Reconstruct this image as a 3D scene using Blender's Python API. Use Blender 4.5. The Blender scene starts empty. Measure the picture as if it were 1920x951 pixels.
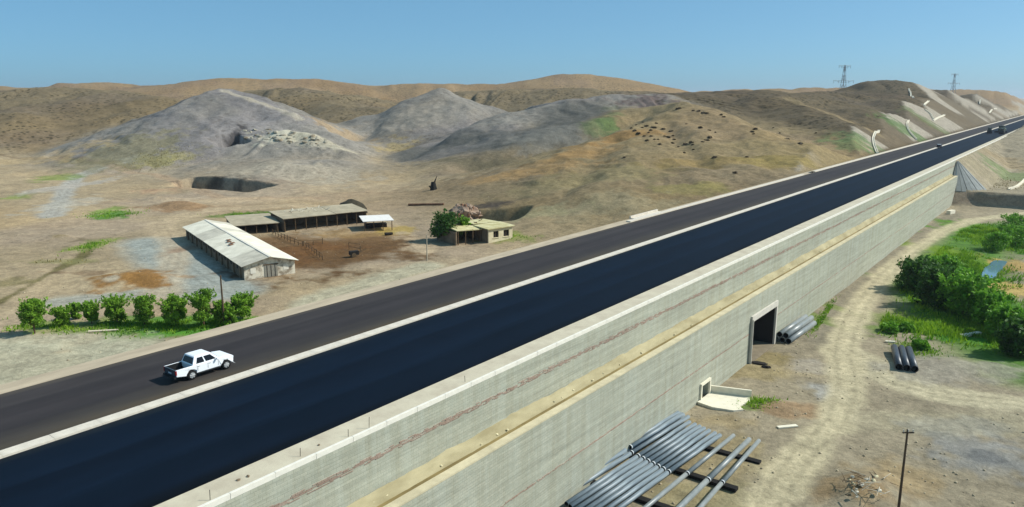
import bpy, bmesh, math, random
import numpy as np
from mathutils import Vector, Matrix

random.seed(7)
RNG = np.random.default_rng(11)
scene = bpy.context.scene
C = scene.collection

# ------------------------------------------------------------------ camera
YAW, PITCH, CAM_H, FPX = math.radians(37.2), math.radians(11.84), 22.0, 1400.0
cam_d = bpy.data.cameras.new('camera')
cam = bpy.data.objects.new('camera', cam_d)
C.objects.link(cam)
cam.location = (0, 0, CAM_H)
cam.rotation_euler = (math.radians(90) - PITCH, 0, YAW)
cam_d.sensor_fit = 'HORIZONTAL'
cam_d.sensor_width = 36.0
cam_d.lens = 36.0 * FPX / 1920.0
cam_d.clip_start = 0.5
cam_d.clip_end = 30000
scene.camera = cam

# ------------------------------------------------------------------ light
SUN_AZ = math.degrees(YAW) + 7.0      # degrees from +X towards +Y
SUN_EL = 42.0
world = bpy.data.worlds.new('World')
scene.world = world
world.use_nodes = True
wn = world.node_tree.nodes
wl = world.node_tree.links
wn.clear()
sky = wn.new('ShaderNodeTexSky')
sky.sky_type = 'NISHITA'
sky.sun_disc = False
sky.sun_elevation = math.radians(SUN_EL)
sky.sun_rotation = math.radians(90 - SUN_AZ)
sky.altitude = 0
sky.air_density = 0.5
sky.dust_density = 1.15
sky.ozone_density = 10.0
bgn = wn.new('ShaderNodeBackground')
bgn.inputs['Strength'].default_value = 0.15
won = wn.new('ShaderNodeOutputWorld')
tint = wn.new('ShaderNodeMix')
tint.data_type = 'RGBA'; tint.blend_type = 'MULTIPLY'
tint.inputs[0].default_value = 1.0
tint.inputs[7].default_value = (1.0, 1.10, 0.88, 1)
wl.new(sky.outputs[0], tint.inputs[6])
blue_mix = wn.new('ShaderNodeMix')          # constant pale blue mixed in to even out the whole sky
blue_mix.data_type = 'RGBA'
blue_mix.inputs[0].default_value = 0.45
blue_mix.inputs[7].default_value = (1.30, 2.95, 4.2, 1)
wl.new(tint.outputs[2], blue_mix.inputs[6])
wl.new(blue_mix.outputs[2], bgn.inputs[0])
wl.new(bgn.outputs[0], won.inputs[0])
sun_d = bpy.data.lights.new('sun', 'SUN')
sun_d.energy = 4.8
sun_d.angle = math.radians(0.55)
sun_d.color = (1.0, 0.975, 0.89)
sun = bpy.data.objects.new('sun', sun_d)
C.objects.link(sun)
sv = Vector((math.cos(math.radians(SUN_AZ)) * math.cos(math.radians(SUN_EL)),
             math.sin(math.radians(SUN_AZ)) * math.cos(math.radians(SUN_EL)),
             math.sin(math.radians(SUN_EL))))
sun.rotation_euler = sv.to_track_quat('Z', 'Y').to_euler()
sun.location = (100, 100, 200)
vs = scene.view_settings
vs.view_transform = 'Standard'
vs.look = 'None'
vs.exposure = 0.1
vs.gamma = 1.0
vs.use_curve_mapping = False
scene.cycles.max_bounces = 6
scene.cycles.diffuse_bounces = 3
scene.cycles.glossy_bounces = 2
scene.cycles.transmission_bounces = 3
scene.cycles.transparent_max_bounces = 4

# ------------------------------------------------------------------ picture <-> place helpers
CA, SA = math.cos(YAW), math.sin(YAW)
CP, SP = math.cos(PITCH), math.sin(PITCH)

def ray(x, y):
    r, v = x - 960.0, y - 475.5
    f = FPX * CP - v * SP
    dn = FPX * SP + v * CP
    return np.array([r * CA - f * SA, r * SA + f * CA, -dn]), r, f, dn

def at_z(x, y, z):
    d, r, f, dn = ray(x, y)
    return Vector(d * ((CAM_H - z) / dn) + np.array([0, 0, CAM_H]))

def at_x(x, y, X):
    d, r, f, dn = ray(x, y)
    return Vector(d * (X / d[0]) + np.array([0, 0, CAM_H]))

def at_f(x, y, F):
    d, r, f, dn = ray(x, y)
    return Vector(d * (F / f) + np.array([0, 0, CAM_H]))

def RF(R, F, z=0.0):
    return Vector((R * CA - F * SA, R * SA + F * CA, z))

def lin(r, g, b):
    def s(c):
        c /= 255.0
        return c / 12.92 if c <= 0.04045 else ((c + 0.055) / 1.055) ** 2.4
    return (s(r), s(g), s(b))

def sstep(a, b, x):
    t = np.clip((x - a) / (b - a), 0, 1)
    return t * t * (3 - 2 * t)

# ------------------------------------------------------------------ noise
_perm = np.random.default_rng(3).random((512, 512))

def vnoise(x, y):
    xi, yi = np.floor(x).astype(int), np.floor(y).astype(int)
    fx, fy = x - xi, y - yi
    fx = fx * fx * fx * (fx * (fx * 6 - 15) + 10)
    fy = fy * fy * fy * (fy * (fy * 6 - 15) + 10)
    a = _perm[xi % 512, yi % 512]; b = _perm[(xi + 1) % 512, yi % 512]
    c = _perm[xi % 512, (yi + 1) % 512]; d = _perm[(xi + 1) % 512, (yi + 1) % 512]
    return (a * (1 - fx) + b * fx) * (1 - fy) + (c * (1 - fx) + d * fx) * fy

_line = np.random.default_rng(5).random(1024)
def noise1(x):
    i = np.floor(x).astype(np.int32)
    f = x - i
    f = f * f * (3 - 2 * f)
    i &= 1023
    return _line[i] * (1 - f) + _line[(i + 1) & 1023] * f

RILL = {'grey': 4.2, 'tan': 2.4, 'dark': 2.8, 'brown': 4.0, 'rust': 4.0}

def fbm(x, y, oct=4, lac=2.07, gain=0.5):
    s, a, n = 0.0, 1.0, 0.0
    for i in range(oct):
        s = s + a * (vnoise(x * lac ** i + 17.3 * i, y * lac ** i + 5.1 * i) * 2 - 1)
        n += a
        a *= gain
    return s / n

# ------------------------------------------------------------------ road frame (world: +Y along the road, +X to its right)
X_SH0, X_L0, X_MED0, X_MED1, X_R1, X_TOP = -65.0, -62.9, -52.1, -51.15, -38.15, -35.9
X_LOW = -33.9
Z_BERM, Z_FOOT = -5.2, -14.8
Y_NEAR, Y_END = -60.0, 304.0

# ------------------------------------------------------------------ terrain heights
RIDGES = []
SOIL = 'brown'
def ridge(k, r, pts):
    RIDGES.append((k, r, [tuple(at_f(*p)) for p in pts], SOIL))

# far skyline
SOIL = 'rust'
ridge(0.16, 40, [(-700, 150, 1050), (-300, 158, 1000), (0, 161, 1000), (60, 166, 960), (180, 153, 950), (280, 160, 950), (370, 159, 900)])
ridge(0.17, 30, [(370, 159, 900), (440, 147, 860), (520, 151, 860), (560, 149, 880), (650, 159, 900), (700, 161, 900), (780, 157, 900), (900, 156, 900), (990, 153, 900)])
ridge(0.20, 25, [(990, 153, 900), (1060, 139, 880), (1095, 139, 880), (1130, 154, 880), (1200, 168, 900), (1300, 171, 950), (1400, 167, 1000), (1550, 164, 1050), (1620, 166, 1100)])
ridge(0.15, 40, [(1620, 166, 1300), (1720, 166, 1300), (1840, 168, 1300), (1919, 184, 1300), (2100, 190, 1300), (2600, 176, 1300)])
# middle brown hills on the left
SOIL = 'brown'
ridge(0.24, 18, [(-500, 165, 620), (-200, 175, 600), (0, 172, 560), (110, 167, 560), (210, 170, 540), (290, 182, 520)])
ridge(0.22, 14, [(110, 167, 560), (60, 200, 480), (30, 225, 430)])
ridge(0.25, 14, [(290, 182, 520), (330, 205, 480)])
ridge(0.25, 16, [(480, 168, 640), (560, 166, 640), (640, 178, 620), (690, 200, 560)])
ridge(0.25, 14, [(560, 166, 640), (640, 200, 540)])
ridge(0.24, 16, [(880, 172, 640), (960, 168, 640), (1080, 166, 620), (1200, 172, 600)])
# first grey hill
SOIL = 'grey'
ridge(0.40, 7, [(424, 171, 420), (470, 184, 410), (545, 210, 394), (600, 240, 380), (645, 270, 366)])
ridge(0.36, 8, [(424, 171, 420), (405, 186, 405), (380, 215, 385), (350, 240, 368)])
ridge(0.40, 8, [(424, 171, 420), (360, 196, 430), (290, 225, 425), (210, 248, 415)])
# rocky shoulder in front of the first hill
ridge(0.45, 4, [(480, 250, 362), (530, 246, 358), (575, 252, 352), (640, 283, 340)])
ridge(0.22, 14, [(420, 300, 315), (520, 300, 312), (600, 300, 318)])
# second grey hill
ridge(0.42, 7, [(820, 170, 470), (850, 188, 455), (835, 215, 435), (830, 240, 415)])
ridge(0.42, 7, [(820, 170, 470), (760, 195, 470), (700, 225, 460), (655, 255, 450)])
ridge(0.42, 7, [(820, 170, 470), (880, 190, 470), (940, 213, 465)])
# third grey hill, long ridge falling to the left
ridge(0.40, 8, [(1225, 178, 410), (1130, 181, 410), (1060, 190, 405), (980, 210, 395), (900, 235, 380), (830, 268, 360), (790, 288, 345)])
ridge(0.36, 8, [(1130, 181, 410), (1100, 215, 385), (1040, 250, 360), (960, 285, 335)])
ridge(0.34, 10, [(1060, 190, 405), (1010, 215, 385), (960, 245, 362)])
# tan hill by the road
SOIL = 'tan'
ridge(0.38, 5, [(1270, 186, 362), (1215, 199, 345), (1170, 233, 322), (1110, 263, 305), (1030, 297, 290), (950, 326, 280)])
ridge(0.25, 12, [(1270, 187, 362), (1330, 205, 342), (1400, 228, 318), (1480, 252, 290), (1560, 276, 262)])
ridge(0.24, 14, [(1215, 203, 345), (1240, 233, 310), (1290, 268, 270), (1360, 306, 235)])
ridge(0.24, 14, [(1330, 206, 342), (1380, 240, 305), (1430, 275, 268), (1470, 300, 245)])
ridge(0.20, 14, [(1170, 238, 322), (1170, 284, 270), (1180, 330, 225)])
# second and third spur
SOIL = 'dark'
ridge(0.30, 12, [(1470, 180, 450), (1530, 200, 400), (1590, 224, 355), (1640, 246, 318), (1690, 268, 298)])
ridge(0.22, 18, [(1225, 178, 430), (1330, 172, 520), (1420, 170, 520), (1470, 180, 450)])
ridge(0.30, 12, [(1660, 186, 520), (1720, 205, 470), (1780, 228, 420)])
ridge(0.22, 25, [(1470, 176, 560), (1560, 172, 620), (1640, 178, 600)])
# bench hill
ridge(0.42, 12, [(1632, 153, 680), (1665, 151, 680), (1690, 153, 670)])
ridge(0.38, 10, [(1690, 153, 670), (1745, 180, 620), (1810, 210, 540)])
ridge(0.33, 14, [(1760, 167, 760), (1800, 170, 760), (1850, 190, 700), (1890, 205, 660)])
ridge(0.30, 16, [(1840, 170, 900), (1880, 178, 900), (1930, 195, 850)])
# right of the road, far
ridge(0.20, 20, [(2010, 205, 700), (2100, 190, 900)])

GULLIES = []
def gully(w, dep, pts):
    GULLIES.append((w, dep, [tuple(at_f(*p))[:2] for p in pts]))
gully(11, 7.0, [(900, 340, 296), (960, 330, 297), (1035, 303, 307), (1115, 270, 322), (1175, 240, 340), (1215, 215, 356)])
gully(16, 5.0, [(1345, 205, 372), (1420, 228, 345), (1500, 252, 315), (1575, 276, 285)])
gully(14, 4.0, [(1545, 200, 430), (1600, 224, 385), (1655, 246, 345), (1700, 268, 320)])
gully(8, 3.0, [(640, 280, 385), (700, 262, 430), (720, 240, 480)])
gully(7, 3.0, [(760, 300, 345), (850, 275, 385), (930, 240, 420)])
gully(5, 1.8, [(1230, 240, 325), (1265, 280, 280), (1310, 320, 236)])
gully(6, 1.6, [(1140, 290, 290), (1130, 330, 255), (1110, 370, 225)])
WALL_BENCH_Z = -10.0
PITS = []   # (X, Y, ux, uy, half_len, half_w, depth, sharp)

def natural_left(X, Y, want=None):
    R = X * CA + Y * SA
    F = -X * SA + Y * CA
    base = -11.0 + 5.0 * sstep(215, 400, F) + 8.0 * sstep(420, 640, F)
    base = base + 3.5 * sstep(-60, 60, R) * sstep(200, 300, F)
    wx = X + 6 * fbm(X / 70, Y / 70, 3)
    wy = Y + 6 * fbm(X / 70 + 40, Y / 70 + 9, 3)
    b = 0.9
    acc = base * b
    if want is not None:
        want['plain'] = base * b
    rw1 = 5.0 * fbm(X / 26 + 60, Y / 26, 3)
    for ri, (k, r, pts, soil) in enumerate(RIDGES):
        best = None
        arc = 131.0 * ri
        for (x0, y0, z0), (x1, y1, z1) in zip(pts[:-1], pts[1:]):
            dx, dy = x1 - x0, y1 - y0
            L2 = dx * dx + dy * dy
            t = np.clip(((wx - x0) * dx + (wy - y0) * dy) / L2, 0, 1)
            d = np.hypot(wx - x0 - t * dx, wy - y0 - t * dy)
            L = math.sqrt(L2)
            s_ = arc + t * L + rw1
            wl_ = 11.0 if soil != 'rust' else 30.0
            ri_ = np.abs(noise1(s_ / wl_) * 2 - 1) + 0.45 * np.abs(noise1(s_ / wl_ * 2.7 + 50) * 2 - 1)
            arc += L
            zz = z0 + t * (z1 - z0) - k * (np.sqrt(d * d + r * r) - r) - RILL[soil] * (0.75 - ri_) * np.clip((d - 1) / 22, 0, 1)
            best = zz if best is None else np.maximum(best, zz)
        acc = np.logaddexp(acc, best * b)
        if want is not None:
            want[soil] = np.maximum(want[soil], best * b) if soil in want else best * b
    z = acc / b
    for w_, dep, pts in GULLIES:
        d = np.full(np.shape(X), 1e9)
        for (x0, y0), (x1, y1) in zip(pts[:-1], pts[1:]):
            dx, dy = x1 - x0, y1 - y0
            t = np.clip(((wx - x0) * dx + (wy - y0) * dy) / (dx * dx + dy * dy), 0, 1)
            d = np.minimum(d, np.hypot(wx - x0 - t * dx, wy - y0 - t * dy))
        z = z - dep * np.exp(-(d / w_) ** 2)
    hill = sstep(1.0, 10.0, z - base)
    far = sstep(250, 500, F)
    rid = 1 - np.abs(fbm(X / 34 + 3, Y / 34, 4)) * 2
    z = z + hill * (1 - 0.6 * sstep(600, 850, F)) * (1.15 * (rid - 0.6) + 0.55 * (0.5 - np.abs(fbm(X / 11 + 5, Y / 11, 3)) * 2) + 0.3 * fbm(X / 5, Y / 5, 2)) + far * (1 - hill) * 1.2 * fbm(X / 40, Y / 40, 4)
    plain = (1 - hill)
    z = z + plain * sstep(190, 260, F) * 1.1 * fbm(X / 26 + 7, Y / 26, 4)
    z = z + plain * 0.22 * fbm(X / 8, Y / 8, 3)
    return z

def natural_right(X, Y):
    z = Z_FOOT + 0.10 * fbm(X / 6, Y / 6, 3) + 0.25 * fbm(X / 22, Y / 22, 3)
    # stream side falls a little
    s = Y - 299.0
    bench = WALL_BENCH_Z + 0.2 * fbm(X / 9, Y / 9, 3)
    front = 300.5 + 0.6 * fbm(X / 12, Y * 0, 2) + sstep(10, 60, X) * 40
    z = z + (bench - z) * sstep(0, 2.2, Y - front)
    rise = 10.5 * sstep(320, 520, Y) + 6 * sstep(500, 900, Y)
    z = z + rise + sstep(330, 420, Y) * 1.5 * fbm(X / 30, Y / 30, 4)
    return z

BUMPS = []  # (X, Y, sx, sy, rot, h)
def heights(X, Y, want=None):
    X = np.asarray(X, float); Y = np.asarray(Y, float)
    ml = X < -50
    zl = np.zeros(X.shape)
    if ml.any():
        w_ = None if want is None else {}
        zl[ml] = natural_left(X[ml], Y[ml], w_)
        if want is not None:
            for k_, a_ in w_.items():
                want[k_] = np.full(X.shape, -20.0)
                want[k_][ml] = a_
    dl = X_SH0 - X
    fill = -0.22 - np.maximum(dl, 0) / 1.75
    cut = -0.30 + np.maximum(dl - 2.0, 0) * 0.62
    zl2 = np.maximum(fill, np.minimum(zl, cut))
    zr = natural_right(X, Y)
    dr = np.hypot(np.maximum(X - (X_TOP + 0.2), 0), np.maximum(Y_END + 8.0 - Y, 0))
    filr = -0.22 - dr / (1.08 + 0.5 * sstep(325, 380, Y))
    zr2 = np.where(Y > Y_END - 26, np.maximum(filr, zr), zr)
    zr2 = np.where(X < X_TOP + 0.2, np.where(Y > Y_END + 8.0, -0.22, zr2), zr2)
    z = np.where(X < -50, np.where(X > X_SH0, -0.22, zl2), zr2)
    for (bx, by, sx, sy, rot, h) in BUMPS:
        c, s = math.cos(rot), math.sin(rot)
        u = ((X - bx) * c + (Y - by) * s) / sx
        v = (-(X - bx) * s + (Y - by) * c) / sy
        z = z + h * np.exp(-(u * u + v * v))
    for (bx, by, rot, hl, hw, dep, sh) in PITS:
        c, s = math.cos(rot), math.sin(rot)
        u = (X - bx) * c + (Y - by) * s
        v = -(X - bx) * s + (Y - by) * c      # +v away from the viewer: the steep back face
        wob = 0.5 * fbm(X / 9, Y / 9, 2)
        m = sstep(hl + 2.5, hl - 1.5, np.abs(u) + wob) * sstep(-hw - 9, hw * 0.2, v) * sstep(hw + sh, hw, v + wob)
        z = z - dep * m
    return z

_T0 = np.concatenate([np.linspace(40, 500, 120), np.geomspace(500, 4000, 40)])
def ground(x, y, side=None):
    """first point of the terrain seen along a picture ray"""
    d, r, f, dn = ray(x, y)
    d = d / f
    i = _march(d, _T0, side)[0]
    _T = np.linspace(_T0[max(i - 1, 0)], _T0[i], 24)
    i, P, h = _march(d, _T, side)
    return Vector((P[i, 0], P[i, 1], float(h[i])))

def _march(d, _T, side):
    P = d[None, :] * _T[:, None] + np.array([0, 0, CAM_H])
    h = heights(P[:, 0], P[:, 1])
    if side == 'L':
        ok = P[:, 0] < X_SH0 - 1.0
    elif side == 'R':
        ok = P[:, 0] > X_LOW
    else:
        ok = np.ones(len(_T), bool)
    hit = np.where((P[:, 2] <= h) & ok)[0]
    i = hit[0] if len(hit) else len(_T) - 1
    return i, P, h

def gz(X, Y):
    return float(heights(np.array([X]), np.array([Y]))[0])

# carve the cut banks (dark shaded faces) and mounds
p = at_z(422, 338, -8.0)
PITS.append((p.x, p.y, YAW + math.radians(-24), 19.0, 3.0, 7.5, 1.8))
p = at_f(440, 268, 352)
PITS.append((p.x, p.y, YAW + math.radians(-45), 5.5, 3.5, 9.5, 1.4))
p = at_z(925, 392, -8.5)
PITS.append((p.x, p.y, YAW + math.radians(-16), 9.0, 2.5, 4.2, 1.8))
for (x, y, sx, sy, h) in [(240, 520, 8, 3.5, 1.3), (330, 385, 9, 3, 1.6), (300, 372, 6, 3, 1.3), (110, 442, 4, 2, 0.8),
                          (560, 338, 14, 8, 1.6), (700, 335, 12, 8, 1.5), (390, 318, 10, 6, 1.3)]:
    p = at_z(x, y, -10.5)
    BUMPS.append((p.x, p.y, sx, sy, YAW, h))
for (x, y, sx, sy, h) in [(1610, 925, 4.0, 2.6, 1.1), (1640, 905, 3.0, 2.0, 0.8), (1790, 690, 9, 3.0, 0.8), (1465, 760, 3.5, 1.6, 0.5),
                          (1900, 760, 8, 3, 0.5), (1840, 850, 5, 2.5, 0.35)]:
    p = at_z(x, y, Z_FOOT)
    BUMPS.append((p.x, p.y, sx, sy, YAW, h))
POND = at_z(1862, 506, Z_FOOT)
BUMPS.append((POND.x, POND.y, 4.0, 17, YAW - math.radians(38), -1.3))

# ------------------------------------------------------------------ materials
MATS = {}
def node(nt, t, **kw):
    n = nt.nodes.new(t)
    for k, v in kw.items():
        setattr(n, k, v)
    return n

def mat(name, col, rough=0.8, var=0.15, scale=3.0, bump=0.0, bscale=None, metal=0.0, spec=0.3, detail=5.0, col2=None, fac=(0.35, 0.65), stretch=None, coord='Object'):
    if name in MATS:
        return MATS[name]
    m = bpy.data.materials.new(name)
    m.use_nodes = True
    nt = m.node_tree
    b = nt.nodes['Principled BSDF']
    b.inputs['Roughness'].default_value = rough
    b.inputs['Metallic'].default_value = metal
    b.inputs['Specular IOR Level'].default_value = spec
    tc = node(nt, 'ShaderNodeTexCoord')
    mp = node(nt, 'ShaderNodeMapping')
    if stretch:
        mp.inputs['Scale'].default_value = stretch
    nt.links.new(tc.outputs[coord], mp.inputs[0])
    nz = node(nt, 'ShaderNodeTexNoise')
    nz.inputs['Scale'].default_value = scale
    nz.inputs['Detail'].default_value = detail
    nz.inputs['Roughness'].default_value = 0.62
    nt.links.new(mp.outputs[0], nz.inputs['Vector'])
    rp = node(nt, 'ShaderNodeValToRGB')
    c2 = col2 if col2 else tuple(min(1, c * (1 + var)) for c in col)
    c1 = col if col2 else tuple(c * (1 - var) for c in col)
    rp.color_ramp.elements[0].position = fac[0]
    rp.color_ramp.elements[1].position = fac[1]
    rp.color_ramp.elements[0].color = (*c1, 1)
    rp.color_ramp.elements[1].color = (*c2, 1)
    nt.links.new(nz.outputs[0], rp.inputs[0])
    nt.links.new(rp.outputs[0], b.inputs['Base Color'])
    if bump:
        n2 = node(nt, 'ShaderNodeTexNoise')
        n2.inputs['Scale'].default_value = bscale or scale * 4
        n2.inputs['Detail'].default_value = 6
        nt.links.new(mp.outputs[0], n2.inputs['Vector'])
        bp = node(nt, 'ShaderNodeBump')
        bp.inputs['Strength'].default_value = 0.6
        bp.inputs['Distance'].default_value = bump
        nt.links.new(n2.outputs[0], bp.inputs['Height'])
        nt.links.new(bp.outputs[0], b.inputs['Normal'])
    MATS[name] = m
    return m

def leaf_mat(name, c_dark, c_light, trans=0.35):
    m = bpy.data.materials.new(name)
    m.use_nodes = True
    nt = m.node_tree
    b = nt.nodes['Principled BSDF']
    b.inputs['Roughness'].default_value = 0.6
    b.inputs['Specular IOR Level'].default_value = 0.25
    at = node(nt, 'ShaderNodeAttribute', attribute_name='tone')
    rp = node(nt, 'ShaderNodeValToRGB')
    rp.color_ramp.elements[0].color = (*c_dark, 1)
    rp.color_ramp.elements[1].color = (*c_light, 1)
    nt.links.new(at.outputs['Fac'], rp.inputs[0])
    nt.links.new(rp.outputs[0], b.inputs['Base Color'])
    tr = node(nt, 'ShaderNodeBsdfTranslucent')
    nt.links.new(rp.outputs[0], tr.inputs[0])
    mx = node(nt, 'ShaderNodeMixShader')
    mx.inputs[0].default_value = trans
    nt.links.new(b.outputs[0], mx.inputs[1])
    nt.links.new(tr.outputs[0], mx.inputs[2])
    nt.links.new(mx.outputs[0], nt.nodes['Material Output'].inputs[0])
    return m

# ------------------------------------------------------------------ object helpers
def tag(o, label=None, cat=None, group=None, kind=None):
    if label: o['label'] = label
    if cat: o['category'] = cat
    if group: o['group'] = group
    if kind: o['kind'] = kind
    return o

def link(o, parent=None):
    C.objects.link(o)
    if parent is not None:
        o.parent = parent
    return o

def empty(name, loc=(0, 0, 0), rz=0.0):
    o = bpy.data.objects.new(name, None)
    o.empty_display_size = 0.5
    o.location = loc
    o.rotation_euler = (0, 0, rz)
    return link(o)

def obj(name, bm, m, parent=None, smooth=False):
    me = bpy.data.meshes.new(name)
    bmesh.ops.recalc_face_normals(bm, faces=bm.faces[:])
    bm.to_mesh(me)
    bm.free()
    ms = m if isinstance(m, (list, tuple)) else [m]
    for q in ms:
        me.materials.append(q)
    if smooth:
        for pl in me.polygons:
            pl.use_smooth = True
    return link(bpy.data.objects.new(name, me), parent)

def mesh_obj(name, verts, faces, m, parent=None, smooth=False):
    me = bpy.data.meshes.new(name)
    me.from_pydata([tuple(v) for v in verts], [], faces)
    me.materials.append(m)
    if smooth:
        me.polygons.foreach_set('use_smooth', [True] * len(me.polygons))
    me.update()
    return link(bpy.data.objects.new(name, me), parent)

def copy_tree(o, parent=None):
    c = o.copy()
    C.objects.link(c)
    c.parent = parent
    for ch in list(o.children):
        copy_tree(ch, c)
    return c

def bx(bm, c, s, rot=None, mi=0):
    """box: centre, size"""
    M = Matrix.Translation(Vector(c))
    if rot is not None:
        M = M @ (rot if isinstance(rot, Matrix) else Matrix.Rotation(rot, 4, 'Z'))
    M = M @ Matrix.Diagonal((*s, 1))
    r = bmesh.ops.create_cube(bm, size=1.0, matrix=M)
    for f in {f for v in r['verts'] for f in v.link_faces}:
        f.material_index = mi
    return r['verts']

def box_bm(c, s, rot=None):
    bm = bmesh.new()
    bx(bm, c, s, rot)
    return bm

def bar(bm, a, b, w, h=None, seg=4, w2=None, mi=0):
    """tapered bar from a to b"""
    a, b = Vector(a), Vector(b)
    d = b - a
    L = d.length
    if L < 1e-6: return
    M = Matrix.Translation((a + b) / 2) @ d.to_track_quat('Z', 'Y').to_matrix().to_4x4()
    r = bmesh.ops.create_cone(bm, cap_ends=True, segments=seg, radius1=w, radius2=w if w2 is None else w2, depth=L, matrix=M)
    for f in {f for v in r['verts'] for f in v.link_faces}:
        f.material_index = mi
    return r['verts']

def prism(bm, pts, y0, y1, axis='Y', mi=0):
    """extrude a 2D outline (x,z) across y0..y1"""
    def P(u, v, t):
        return (u, t, v) if axis == 'Y' else ((t, u, v) if axis == 'X' else (u, v, t))
    A = [bm.verts.new(P(u, v, y0)) for u, v in pts]
    B = [bm.verts.new(P(u, v, y1)) for u, v in pts]
    n = len(pts)
    fs = []
    for i in range(n):
        j = (i + 1) % n
        fs.append(bm.faces.new((A[i], A[j], B[j], B[i])))
    fa = bm.faces.new(A[::-1]); fb = bm.faces.new(B)
    r = bmesh.ops.triangulate(bm, faces=[fa, fb])
    for f in fs + r['faces']:
        f.material_index = mi
    return A, B

def strip_sheet(name, x0, x1, y0, y1, z, m, n=60, thick=0.0, power=2.0):
    """long sheet along the road with real thickness"""
    ys = [y0 + (y1 - y0) * (i / n) ** power for i in range(n + 1)]
    vs, fs = [], []
    for y in ys:
        vs += [(x0, y, z), (x1, y, z), (x0, y, z - thick), (x1, y, z - thick)]
    for i in range(n):
        a, b = 4 * i, 4 * i + 4
        fs += [(a, a + 1, b + 1, b), (a + 2, b + 2, b + 3, a + 3), (a, b, b + 2, a + 2), (a + 1, a + 3, b + 3, b + 1)]
    fs += [(0, 2, 3, 1), (4 * n, 4 * n + 1, 4 * n + 3, 4 * n + 2)]
    return mesh_obj(name, vs, fs, m)

# ================================================================== SETTING: terrain
SOILS = {
    'plain': lin(166, 147, 117), 'rust': lin(144, 121, 90), 'brown': lin(118, 104, 80),
    'grey': lin(132, 126, 117), 'tan': lin(136, 119, 88), 'dark': lin(98, 86, 66)}
PALE = lin(156, 146, 130)
BLOBS = []   # X, Y, half size across the view, half size along it, colour, strength, power
def blob(x, y, ra, rb, col, st=0.8, side='L', rot=0.0, pw=2.0):
    p = ground(x, y, side)
    BLOBS.append((p.x, p.y, ra, rb, lin(*col), st, rot, pw))

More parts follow.
